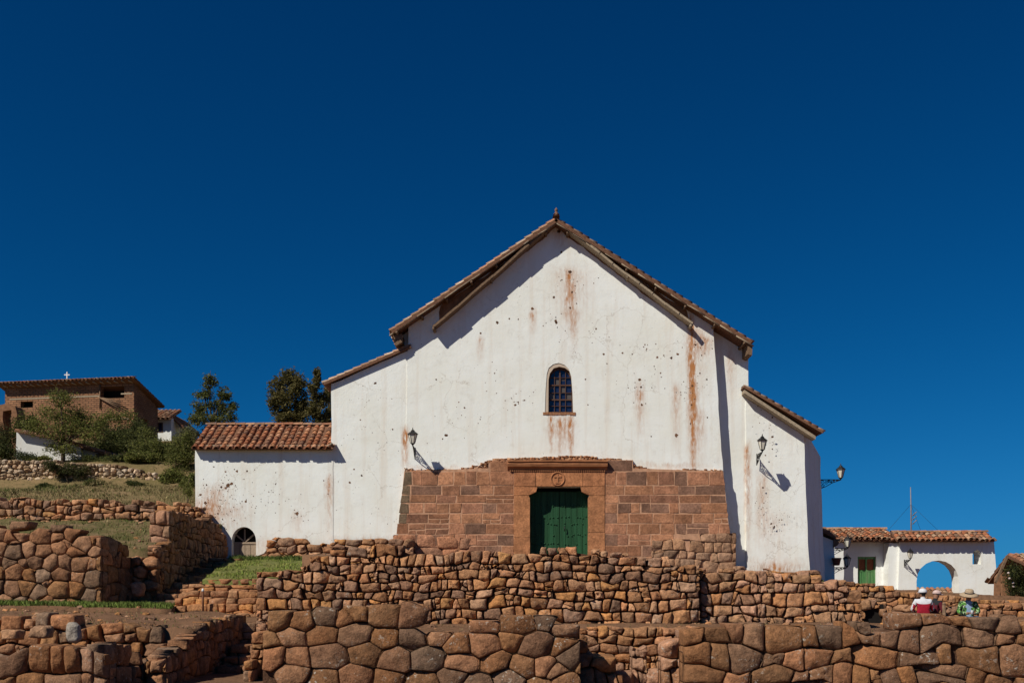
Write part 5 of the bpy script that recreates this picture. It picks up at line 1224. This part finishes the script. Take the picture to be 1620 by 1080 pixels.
# ================================================================== TREES AND SHRUBS
def leafy(label,name,cat,px,py_base,Y,clumps,leaf=.16,pal=None,stems=None,seed=1,trunk_r=.12,density=1.0,group=None,shape=1.0):
    """clumps = [(px,py,rx_px,ry_px,leaves)]"""
    rr=random.Random(seed); base=A(px,py_base,Y); t=empty(name,base,label,cat,group); k=Y/F
    tb=MB(); lb=MB()
    cents=[]
    for (cx,cy,rx,ry,n) in clumps:
        c=A(cx,cy,Y)+Vector((0,rr.uniform(-1,1)*rx*k*.7,0)); cents.append((c,rx*k,ry*k,n))
    top=max(c.z for c,_,_,_ in cents)
    fork=Vector((base.x+(cents[0][0].x-base.x)*.3,base.y,base.z+(top-base.z)*.30))
    tb.tube([base-Vector((0,0,.4)),base.lerp(fork,.5)+Vector((rr.uniform(-.1,.1),0,0)),fork],[trunk_r,trunk_r*.85,trunk_r*.7],8)
    for c,rx,ry,n in cents:
        mid=fork.lerp(c,.5)+Vector((rr.uniform(-.2,.2),rr.uniform(-.2,.2),rr.uniform(-.1,.25)))
        tb.tube([fork,mid,c],[trunk_r*.5,trunk_r*.33,trunk_r*.14],6)
        for _ in range(4):
            e=c+Vector((rr.gauss(0,rx*.6),rr.gauss(0,rx*.6),rr.gauss(0,ry*.6))); tb.tube([mid.lerp(c,.6),e],[trunk_r*.16,.012],4)
    for c,rx,ry,n in cents:
        n=int(n*density*5.0); sub=[]
        for _ in range(max(5,n//45)):
            d=Vector((rr.gauss(0,1),rr.gauss(0,1),rr.gauss(0,1))).normalized()*rr.uniform(.35,1.0); sub.append(c+Vector((d.x*rx,d.y*rx,d.z*ry)))
        for _ in range(n):
            s_=rr.choice(sub); sp_=.27*shape
            p=s_+Vector((rr.gauss(0,rx*sp_),rr.gauss(0,rx*sp_),rr.gauss(0,ry*sp_)))
            L_=leaf*rr.uniform(.6,1.3); w=L_*rr.uniform(.32,.5)
            a=Vector((rr.gauss(0,1),rr.gauss(0,1),rr.gauss(-.15,.7))).normalized(); b=a.cross(Vector((rr.gauss(0,1),rr.gauss(0,1),rr.gauss(0,1)))).normalized()
            cc=rr.choice(pal); br=rr.uniform(.65,1.3)
            lb.add([p-a*L_*.5,p+b*w*.5+a*L_*.05,p+a*L_*.5,p-b*w*.5+a*L_*.05],[(0,1,2,3)],(cc[0]*br,cc[1]*br,cc[2]*br,0))
    tb.build('trunk',MAT['bark'],t); lb.build('crown',MAT['leaf'],t)
    return t
LG=[(.16,.17,.04),(.20,.20,.05),(.13,.145,.035),(.23,.21,.07),(.10,.115,.03)]
DG=[(.055,.065,.02),(.075,.082,.025),(.10,.10,.03),(.042,.05,.017)]
EU=[(.12,.105,.034),(.15,.125,.04),(.10,.085,.03),(.18,.14,.05),(.085,.075,.026)]
MG=[(.12,.13,.036),(.15,.155,.045),(.095,.11,.03),(.18,.17,.055)]
leafy('spreading light green tree in front of the white shed','leafy_tree','tree',100,735,56.5,[(100,632,20,14,420),(80,655,26,16,520),(112,658,28,17,560),(60,676,22,13,380),(95,682,34,15,620),(130,680,24,16,460),(148,668,16,14,260),(88,708,20,14,220),(112,712,20,12,220),(150,690,18,14,300),(125,664,16,12,260)],0.13,LG,seed=1,trunk_r=.13,group=None,density=.55)
leafy('dark green bush under the adobe house right of the leafy tree','bush','bush',170,720,60,[(165,690,22,18,460),(190,695,24,18,480),(205,708,18,14,300),(178,712,26,12,320),(225,705,14,16,180)],0.15,DG+MG[:1],seed=2)
leafy('dense green bush beside the adobe ruin','bush','bush',40,705,59.8,[(38,672,16,16,340),(52,668,12,14,200),(30,690,14,14,240)],0.13,DG+LG[:1],seed=3)
leafy('bare stemmed shrub below the big opening of the adobe house','bush','bush',172,700,72,[(168,662,14,16,170),(188,660,12,14,130),(205,665,12,16,130),(160,672,12,12,160)],0.15,MG+LG[:2],seed=4,trunk_r=.06)
leafy('open crowned tree with visible sky gaps between the hill house and the annex roof','airy_tree','tree',338,705,70,[(333,602,12,12,260),(322,622,15,11,300),(352,622,13,11,270),(336,638,20,12,330),(313,648,15,12,300),(358,645,14,14,270),(318,665,18,12,360),(350,664,18,10,250),(366,662,9,12,120),(326,682,16,10,150)],.19,MG+DG[:2],seed=5,trunk_r=.16,shape=.85,density=.5)
leafy('broad dark eucalyptus behind the annex roof','eucalyptus_tree','tree',460,720,92,[(458,596,17,14,420),(440,612,16,16,400),(472,612,16,16,400),(452,632,20,16,480),(436,640,12,18,280),(476,640,16,18,420),(458,656,22,16,500),(448,676,20,14,380),(478,668,14,18,320)],0.28,EU,seed=6,trunk_r=.22,density=.62,shape=.8,group='eucalyptus trees behind the annex')
leafy('slender pointed eucalyptus left of the church wall','eucalyptus_tree','tree',502,720,90,[(502,596,8,12,200),(500,614,11,14,300),(506,632,12,16,330),(498,650,12,16,330),(506,668,13,16,330),(500,685,12,12,240)],0.28,EU,seed=7,trunk_r=.15,density=.62,shape=.8,group='eucalyptus trees behind the annex')
leafy('short eucalyptus half hidden by the church wall','eucalyptus_tree','tree',524,720,95,[(522,622,10,14,240),(526,644,12,16,300),(518,664,12,16,300),(522,684,12,12,200)],0.28,EU,seed=8,trunk_r=.15,density=.62,shape=.8,group='eucalyptus trees behind the annex')
leafy('yellow green shrub below the small white hill house','shrub','shrub',235,745,55,[(225,710,18,14,380),(248,708,16,14,340),(240,728,22,14,420),(222,730,14,12,240)],0.11,LG+[(.12,.12,.05)],seed=9,trunk_r=.05)
leafy('tall shrub touching the left end of the annex','shrub','shrub',290,760,52.5,[(285,706,16,16,360),(298,700,10,14,200),(276,722,16,14,320),(296,724,14,16,320),(285,745,18,14,340)],0.11,MG+LG,seed=10,trunk_r=.05)
leafy('bright green shrub above the right end of the loose rubble wall','shrub','shrub',258,768,53.0,[(250,750,14,11,280),(270,752,16,12,320),(262,742,14,10,240)],0.09,LG,seed=11,trunk_r=.04)
leafy('low grey green bush on top of the rubble wall under the shed','shrub','shrub',42,740,53.0,[(36,722,12,7,220),(50,724,11,6,180)],0.09,[(.06,.075,.035),(.075,.09,.045)],seed=12,trunk_r=.04)
leafy('tangled dark scrub hanging over the middle of the rubble wall','shrub','shrub',110,756,51.6,[(85,738,13,9,240),(108,742,14,9,260),(128,744,13,10,260),(95,750,10,8,120)],0.09,DG+[(.07,.065,.03)],seed=13,trunk_r=.04)
leafy('small bush at the foot of the rubble wall','shrub','shrub',148,772,51.2,[(146,763,11,6,180),(158,764,8,5,110)],0.08,DG+MG[:2],seed=14,trunk_r=.03)
leafy('small green bush against the lower left corner of the annex','shrub','shrub',296,790,43.2,[(294,772,9,10,220),(300,778,7,8,140)],0.07,MG+LG,seed=15,trunk_r=.03)
leafy('low weeds along the crest right of the shed','shrub','shrub',185,745,54,[(170,735,18,5,220),(200,738,16,6,200),(222,744,14,6,180)],0.08,LG+[(.14,.13,.05)],seed=16,trunk_r=.03)
leafy('dark shrub at the foot of the adobe ruin on the left edge','shrub','shrub',8,745,55,[(4,712,16,16,300),(16,722,12,12,220),(-8,700,14,18,220)],0.12,DG,seed=17,trunk_r=.05)
leafy('dark flowering bush in front of the house at the right edge','bush','bush',1600,958,48.2,[(1600,905,12,16,260),(1612,920,14,18,320),(1598,930,12,16,240),(1618,940,12,12,200),(1630,920,14,20,280)],0.10,DG+[(.03,.04,.02)],seed=18,trunk_r=.06)
leafy('thin dark tree seen at the right edge of the arch','slim_tree','tree',1518,962,64,[(1516,912,3,6,60),(1518,924,4,7,90),(1519,936,4,8,90)],0.12,DG,seed=19,trunk_r=.05)
mb=MB(); rr=random.Random(44)
for k in range(5):
    p=A(1600+rr.uniform(-8,20),912+rr.uniform(-6,34),47.5+rr.uniform(-.3,.3)); mb.lathe([(.02,-.03),(.07,0),(.05,.05),(.01,.07)],p,6,(.45,.36,.32,0))
fb=[o for o in COL.objects if o.name.startswith('bush') and 'flowering' in str(o.get('label'))][0]
mb.build('blossom',MAT['chip'],fb)

leafy('big olive bush between the shed roof and the small white hill house','bush','bush',212,745,62,[(205,700,18,13,360),(225,690,16,13,320),(232,702,18,14,340),(210,716,20,12,340)],0.13,MG+LG[:2],seed=21,trunk_r=.06)
leafy('dark bush on the slope just left of the tall shrub by the annex','bush','bush',262,765,56,[(255,716,16,12,300),(268,728,16,13,320),(252,738,18,12,320),(272,742,14,12,260)],0.12,DG+MG[:2],seed=22,trunk_r=.05)
leafy('pale olive bush above the shrub that touches the annex','bush','bush',292,740,60,[(284,690,14,12,260),(298,686,12,12,220),(290,702,16,12,280)],0.12,[(.15,.15,.06),(.12,.13,.05),(.18,.17,.08)],seed=23,trunk_r=.05)
leafy('row of dark scrub along the foot of the shed wall','bush','bush',150,750,56,[(140,726,14,8,240),(160,730,16,9,260),(178,728,14,8,220),(120,730,12,7,180)],0.10,DG+LG[2:3],seed=24,trunk_r=.04)
leafy('twiggy brown bush under the left end of the adobe house','bush','bush',12,735,58.6,[(4,688,12,18,240),(14,706,14,14,240),(-2,712,14,14,200)],0.11,[(.08,.065,.03),(.10,.08,.035),(.06,.06,.025)],seed=25,trunk_r=.05)
leafy('dark bush hiding the foot of the adobe house below its right corner','bush','bush',225,715,68,[(215,676,14,14,260),(230,688,16,14,300),(205,688,16,13,260),(218,700,20,12,300)],0.15,DG,seed=26,trunk_r=.06)
# small marker posts
p=A(321,969,30.0); t=empty('marker_post',p,'thin rusty post with a white cap in front of the stepped courses','post')
mb=MB(); mb.tube([p-Vector((0,0,.2)),A(321,934,30.0)],.035,7); mb.build('post',m_plain('rusty_post',(.15,.06,.03),.8),t)
mb=MB(); q=A(321,934,30.0); mb.lathe([(.036,-.02),(.042,.0),(.036,.05),(.02,.07)],q,8); mb.build('cap',m_plain('white_cap',(.75,.75,.72),.6),t)
p=A(1494,978,25.5); mb=MB(); mb.tube([p-Vector((0,0,.5)),A(1493.5,955,25.5)],[.05,.045],7); q=A(1493.5,955,25.5); mb.lathe([(.045,-.02),(.05,.01),(.02,.05)],q,7); o=mb.build('wooden_post',MAT['wood'],None,p); tag(o,'short dark wooden post standing between the seated people','post')

# ================================================================== PEOPLE
SKIN=m_plain('skin',(.26,.13,.08),.6,var=.15,scale=20,bump=.1)
def cloth(name,col): return m_plain(name,col,.9,var=.25,scale=14,bump=.4)
def person(label,loc,rz,J,mats,rules,extra=None,group=None):
    """J: joints {name:(pos, radius)}; rules(bone, pos)->material index; one continuous skinned surface"""
    bones=[('pelvis','waist'),('waist','chest'),('chest','neckbase'),('neckbase','neck'),('neck','head'),('head','crown')]
    for s in 'LR':
        bones+= [('chest','sh'+s),('sh'+s,'el'+s),('el'+s,'wr'+s),('wr'+s,'pa'+s),('pelvis','hip'+s),('hip'+s,'kn'+s),('kn'+s,'an'+s),('an'+s,'to'+s)]
        w=Vector(J['wr'+s][0]); p=Vector(J['pa'+s][0]); f=(p-w).normalized(); side=f.cross(Vector((0,0,1))).normalized(); dn=Vector((0,0,-1))
        for i,ln in enumerate((.052,.062,.058,.045)):
            b=p+side*(.026*(i-1.5))+f*.012; m_=b+f*ln*.55+dn*.012; e=m_+f*ln*.35+dn*.032
            J['f%d%sa'%(i,s)]=(b,.011); J['f%d%sb'%(i,s)]=(m_,.0095); J['f%d%sc'%(i,s)]=(e,.0085)
            bones+=[('pa'+s,'f%d%sa'%(i,s)),('f%d%sa'%(i,s),'f%d%sb'%(i,s)),('f%d%sb'%(i,s),'f%d%sc'%(i,s))]
        th=w.lerp(p,.45)+side*(.034 if s=='L' else -.034); J['t%sa'%s]=(th,.012); J['t%sb'%s]=(th+f*.04+side*(.016 if s=='L' else -.016)+dn*.01,.0095)
        bones+=[('pa'+s,'t%sa'%s),('t%sa'%s,'t%sb'%s)]
    names=list(J); idx={n:i for i,n in enumerate(names)}
    me=bpy.data.meshes.new('person'); me.from_pydata([tuple(J[n][0]) for n in names],[(idx[a],idx[b]) for a,b in bones],[])
    ob=bpy.data.objects.new('person',me); COL.objects.link(ob)
    sk=ob.modifiers.new('skin','SKIN'); ss=ob.modifiers.new('sub','SUBSURF'); ss.levels=2; ss.render_levels=2
    sv=me.skin_vertices[0].data
    for n in names:
        r=J[n][1]; sv[idx[n]].radius=(r,r) if not isinstance(r,tuple) else r
    sv[idx['pelvis']].use_root=True
    dg=bpy.context.evaluated_depsgraph_get(); m2=bpy.data.meshes.new_from_object(ob.evaluated_get(dg)); COL.objects.unlink(ob); bpy.data.objects.remove(ob)
    # face: nose, brows, eyes, ears, mouth
    bm=bmesh.new(); bm.from_mesh(m2)
    hd=Vector(J['head'][0]); nb=len(bm.faces)
    def blob(c,r,sx=1,sy=1,sz=1):
        v=bmesh.ops.create_icosphere(bm,subdivisions=2,radius=r)['verts']
        for q in v: q.co=Vector((q.co.x*sx,q.co.y*sy,q.co.z*sz))+Vector(c)
        return v
    feats=[]
    for (c,r,a,mi) in ((hd+Vector((0,.098,.005)),.018,(.8,1,1.5),0),(hd+Vector((-.033,.088,.03)),.011,(1.3,.6,.7),1),(hd+Vector((.033,.088,.03)),.011,(1.3,.6,.7),1),(hd+Vector((0,.090,-.042)),.014,(1.7,.5,.45),2),(hd+Vector((-.092,.0,.01)),.022,(.5,.9,1.3),0),(hd+Vector((.092,.0,.01)),.022,(.5,.9,1.3),0)):
        n0=len(bm.faces); blob(c,r,*a); bm.faces.ensure_lookup_table(); feats.append((n0,len(bm.faces),mi))
    bm.to_mesh(m2); bm.free()
    segs=[(a,b,Vector(J[a][0]),Vector(J[b][0])) for a,b in bones]
    for m in mats: m2.materials.append(m)
    for p in m2.polygons:
        p.use_smooth=True
        if p.index>=nb:
            p.material_index=0
            for n0,n1,mi in feats:
                if n0<=p.index<n1 and mi==1: p.material_index=len(mats)-1
            continue
        c=p.center; best=None
        for a,b,u,v in segs:
            t=max(0,min(1,(c-u).dot(v-u)/max(1e-9,(v-u).length_squared))); d=(c-(u+(v-u)*t)).length-.5*((J[a][1] if not isinstance(J[a][1],tuple) else J[a][1][0])*(1-t)+(J[b][1] if not isinstance(J[b][1],tuple) else J[b][1][0])*t)
            if best is None or d<best[0]: best=(d,a,b,t)
        p.material_index=rules(best[1],best[2],best[3],c)
    o=bpy.data.objects.new('person',m2); COL.objects.link(o); o.location=loc; o.rotation_euler=(0,0,rz); tag(o,label,'person',group)
    return o
def seated(lean=.0,head=(0,.05),arms=None,s=1.0):
    J={'pelvis':((0,0,.10),(.17,.13)),'waist':((0,.01+lean*.3,.27),(.155,.115)),'chest':((0,.02+lean*.7,.44),(.185,.125)),'neckbase':((0,.02+lean,.555),.07),'neck':((0,.035+lean,.61),.056),
       'head':((head[0],head[1]+lean,.705),(.085,.10)),'crown':((head[0],head[1]-.01+lean,.79),(.078,.088))}
    for s_,sg in (('L',-1),('R',1)):
        a=arms or ((.27,.10,.27),(.15,.32,.22),(.12,.40,.21))
        J['sh'+s_]=((sg*.185,.02+lean*.9,.51),.075); J['el'+s_]=((sg*a[0][0],a[0][1],a[0][2]),.055); J['wr'+s_]=((sg*a[1][0],a[1][1],a[1][2]),.037); J['pa'+s_]=((sg*a[2][0],a[2][1],a[2][2]),(.042,.022))
        J['hip'+s_]=((sg*.10,.06,.08),.10); J['kn'+s_]=((sg*.14,.46,.13),.068); J['an'+s_]=((sg*.13,.50,-.28),.045); J['to'+s_]=((sg*.14,.64,-.33),.04)
    return J
def lathe_child(name,prof,parent,off,mat,n=18,sy=1.0,tilt=0.0):
    m=MB(); M=Matrix.Rotation(tilt,3,'X'); m.lathe(prof,(0,0,0),n,sy=sy,M=M)
    me_o=m.build(name,mat); me_o.parent=parent; me_o.location=off; return me_o
mred=cloth('red_cloth',(.33,.012,.03)); mwht=cloth('white_cloth',(.62,.62,.64)); mblk=cloth('dark_trousers',(.03,.03,.035)); mshoe=cloth('shoe_leather',(.03,.02,.015)); mhair=m_plain('black_hair',(.012,.01,.009),.6); meye=m_plain('dark_eye',(.01,.008,.006),.3)
def rules_red(a,b,t,c):
    if a.startswith('head') or b=='head' or a=='neck':
        return 4 if (c.y<.03 and c.z>.64) or c.z>.76 else 0
    if a.startswith('f') or a.startswith('t') or a.startswith('pa') or b.startswith('pa'): return 0
    if a.startswith('hip') or a.startswith('kn') or b.startswith('hip'): return 3
    if a.startswith('an'): return 5
    if a.startswith('el'): return 2 if t<.25 or (.45<t<.6) else 1
    if a.startswith('sh'): return 2 if t<.35 or abs(c.x)>.27 else 1
    return 2 if c.z>.455 else 1
p1=person('person seen from behind in a red and white jacket and white cap',A(1461,980,27.0),math.radians(-6),seated(.03),[SKIN,mred,mwht,mblk,mhair,mshoe,meye],rules_red)
cap=lathe_child('cap',[(.108,.0),(.112,.03),(.10,.075),(.065,.11),(.012,.122)],p1,(0,.07,.735),mwht,sy=1.1)
mb=MB(); mb.lathe([(.06,-.008),(.105,-.006),(.10,.012),(.05,.02)],(0,0,0),16,sy=1.2); br=mb.build('visor',mwht); br.parent=cap; br.location=(0,.09,.0)
mdk=cloth('maroon_shawl',(.10,.012,.02)); mbl=cloth('black_cloth',(.02,.02,.022)); mpink=cloth('faded_pink_cloth',(.55,.40,.36))
def rules_dark(a,b,t,c):
    if a.startswith('head') or b=='head' or a=='neck': return 4 if (c.y<.03 and c.z>.64) or c.z>.76 else 0
    if a.startswith('f') or a.startswith('t') or a.startswith('pa') or b.startswith('pa'): return 0
    if a.startswith('hip') or a.startswith('kn') or b.startswith('hip'): return 3
    if a.startswith('an'): return 5
    if a.startswith('sh') or a.startswith('el'): return 1 if a.startswith('sh') or t<.4 else 2
    return 2 if c.z>.40 and c.y>0 else 1
p2=person('person in dark red shawl and pale cap beside the red and white jacket',A(1474.5,982,27.35),math.radians(-62),seated(.10,head=(.0,.08)),[SKIN,mdk,mbl,mblk,mhair,mshoe,meye],rules_dark)
cap=lathe_child('cap',[(.108,.0),(.112,.03),(.10,.075),(.065,.11),(.012,.122)],p2,(0,.19,.735),mpink,sy=1.1,tilt=-.15)
mb=MB(); mb.lathe([(.06,-.008),(.105,-.006),(.10,.012),(.05,.02)],(0,0,0),16,sy=1.3); br=mb.build('visor',mpink); br.parent=cap; br.location=(0,.10,-.01)
def m_pattern():
    n=NT('green_patterned_cloth'); tc_=n.t.nodes.new('ShaderNodeTexCoord'); k=n.noise(13,3,.6,vec=tc_.outputs['Object']); k2=n.noise(17,2,.5,vec=n.vmap((1,1,1),(4,1,2),tc_.outputs['Object']))
    c=n.mix(n.ramp(k,[(.47,0.0),(.52,1.0)]),(.02,.03,.025),(.10,.26,.05)); c=n.mix(n.ramp(k2,[(.57,0.0),(.61,1.0)]),c,(.5,.6,.35)); return n.fin(c,.9)
mgr=m_pattern(); mlb=cloth('light_blue_cloth',(.30,.42,.58)); mjean=cloth('blue_jeans',(.05,.09,.15)); mstraw=m_plain('straw',(.42,.31,.20),.9,var=.4,scale=40,bump=.4)
def rules_green(a,b,t,c):
    if a.startswith('head') or b=='head' or a=='neck': return 4 if (c.y<.03 and c.z>.64) or c.z>.76 else 0
    if a.startswith('f') or a.startswith('t') or a.startswith('pa') or b.startswith('pa'): return 0
    if a.startswith('hip') or a.startswith('kn') or b.startswith('hip'): return 3
    if a.startswith('an'): return 5
    if a.startswith('sh') or a.startswith('el'): return 1
    return 2 if abs(c.x)<.075 and c.y>0 else 1
p3=person('person facing the viewer in a straw hat, green patterned jacket and light blue shirt',A(1530,984,26.5),math.radians(172),seated(.08,head=(0,.09),arms=((.26,.12,.27),(.09,.30,.24),(.05,.37,.26))),[SKIN,mgr,mlb,mjean,mhair,mshoe,meye],rules_green)
hat=lathe_child('straw_hat',[(.235,-.035),(.24,-.02),(.17,.012),(.112,.02),(.108,.08),(.095,.12),(.05,.135),(.01,.13)],p3,(0,.17,.755),mstraw,tilt=-.28)
mb=MB(); mb.lathe([(.115,.022),(.115,.05),(.109,.05),(.109,.022)],(0,0,0),18,M=Matrix.Rotation(-.28,3,'X')); hb=mb.build('hat_band',mblk); hb.parent=hat; hb.location=(0,0,0)
mb=MB(); M=p3.matrix_world if False else None
mb.lathe([(.028,0),(.034,.10),(.032,.11)],(0,0,0),12); cup=mb.build('paper_cup',mwht); bpy.context.view_layer.update(); cup.location=p3.matrix_world@Vector((0,.42,.22)); tag(cup,'small white cup held by the person in the straw hat','cup')

# more hedge-like growth below the hill houses, and a broad dark bank of scrub and stones
for k,(px,py,Y,w,h,pal,lab) in enumerate(((238,722,57,26,18,MG,'full green bush in the hedge between the shed roof and the tall shrub'),
    (195,742,54.5,24,9,DG,'low dark bush at the right end of the shed wall'),
    (272,760,51.8,22,14,LG,'bright bush in front of the dark bush left of the annex'),
    (60,742,53.2,22,7,LG,'low light green bush on the crest of the rubble wall before the shed'),
    (215,760,51.5,20,7,DG,'dark scrub at the right end of the loose rubble wall'),
    (70,765,51.3,14,6,DG,'small dark scrub at the foot of the rubble wall left of the tangled scrub'))):
    rr=random.Random(500+k); py=HY-(hillz(XX(px,Y),Y)-C)*F/Y-h*.55; leafy(lab,'shrub','shrub',px,py+h,Y,[(px+rr.uniform(-.6,.6)*w,py+rr.uniform(-.5,.3)*h,w*.45,h*.6,200) for _ in range(5)],.13,pal,seed=600+k,trunk_r=.04)

for k,(px,py,Y,w,h,pal,lab) in enumerate(((150,735,61,34,16,DG+MG,'dark bush behind the roof of the white shed'),
    (196,728,63,36,18,MG+LG,'broad green bush rising behind the low end of the shed roof'),
    (246,744,58,30,18,LG+MG,'bright yellow green bush in the middle of the hedge left of the annex'),
    (282,752,55,26,18,MG+DG,'dense green bush filling the gap beside the left end of the annex'),
    (224,757,53.6,30,11,LG,'low bright bush behind the right end of the loose rubble wall'),
    (300,770,50,16,12,LG+MG,'small green bush against the annex above the low boulder wall'))):
    rr=random.Random(700+k); py=HY-(hillz(XX(px,Y),Y)-C)*F/Y-h*.55; leafy(lab,'bush','bush',px,py+h*.8,Y,[(px+rr.uniform(-.6,.6)*w,py+rr.uniform(-.6,.3)*h,w*.42,h*.6,230) for _ in range(6)],.14,pal,seed=800+k,trunk_r=.05)

for o in COL.objects:
    if o.parent is None:
        k=o.name.split('.')[0]
        gname={'shrub':'shrubs on the hillside','bush':'bushes around the houses','boulder':'loose boulders lying in the ruins','person':'people seated on the terrace','stone_stairs':'stone stairways'}.get(k)
        if gname and 'group' not in o: o['group']=gname
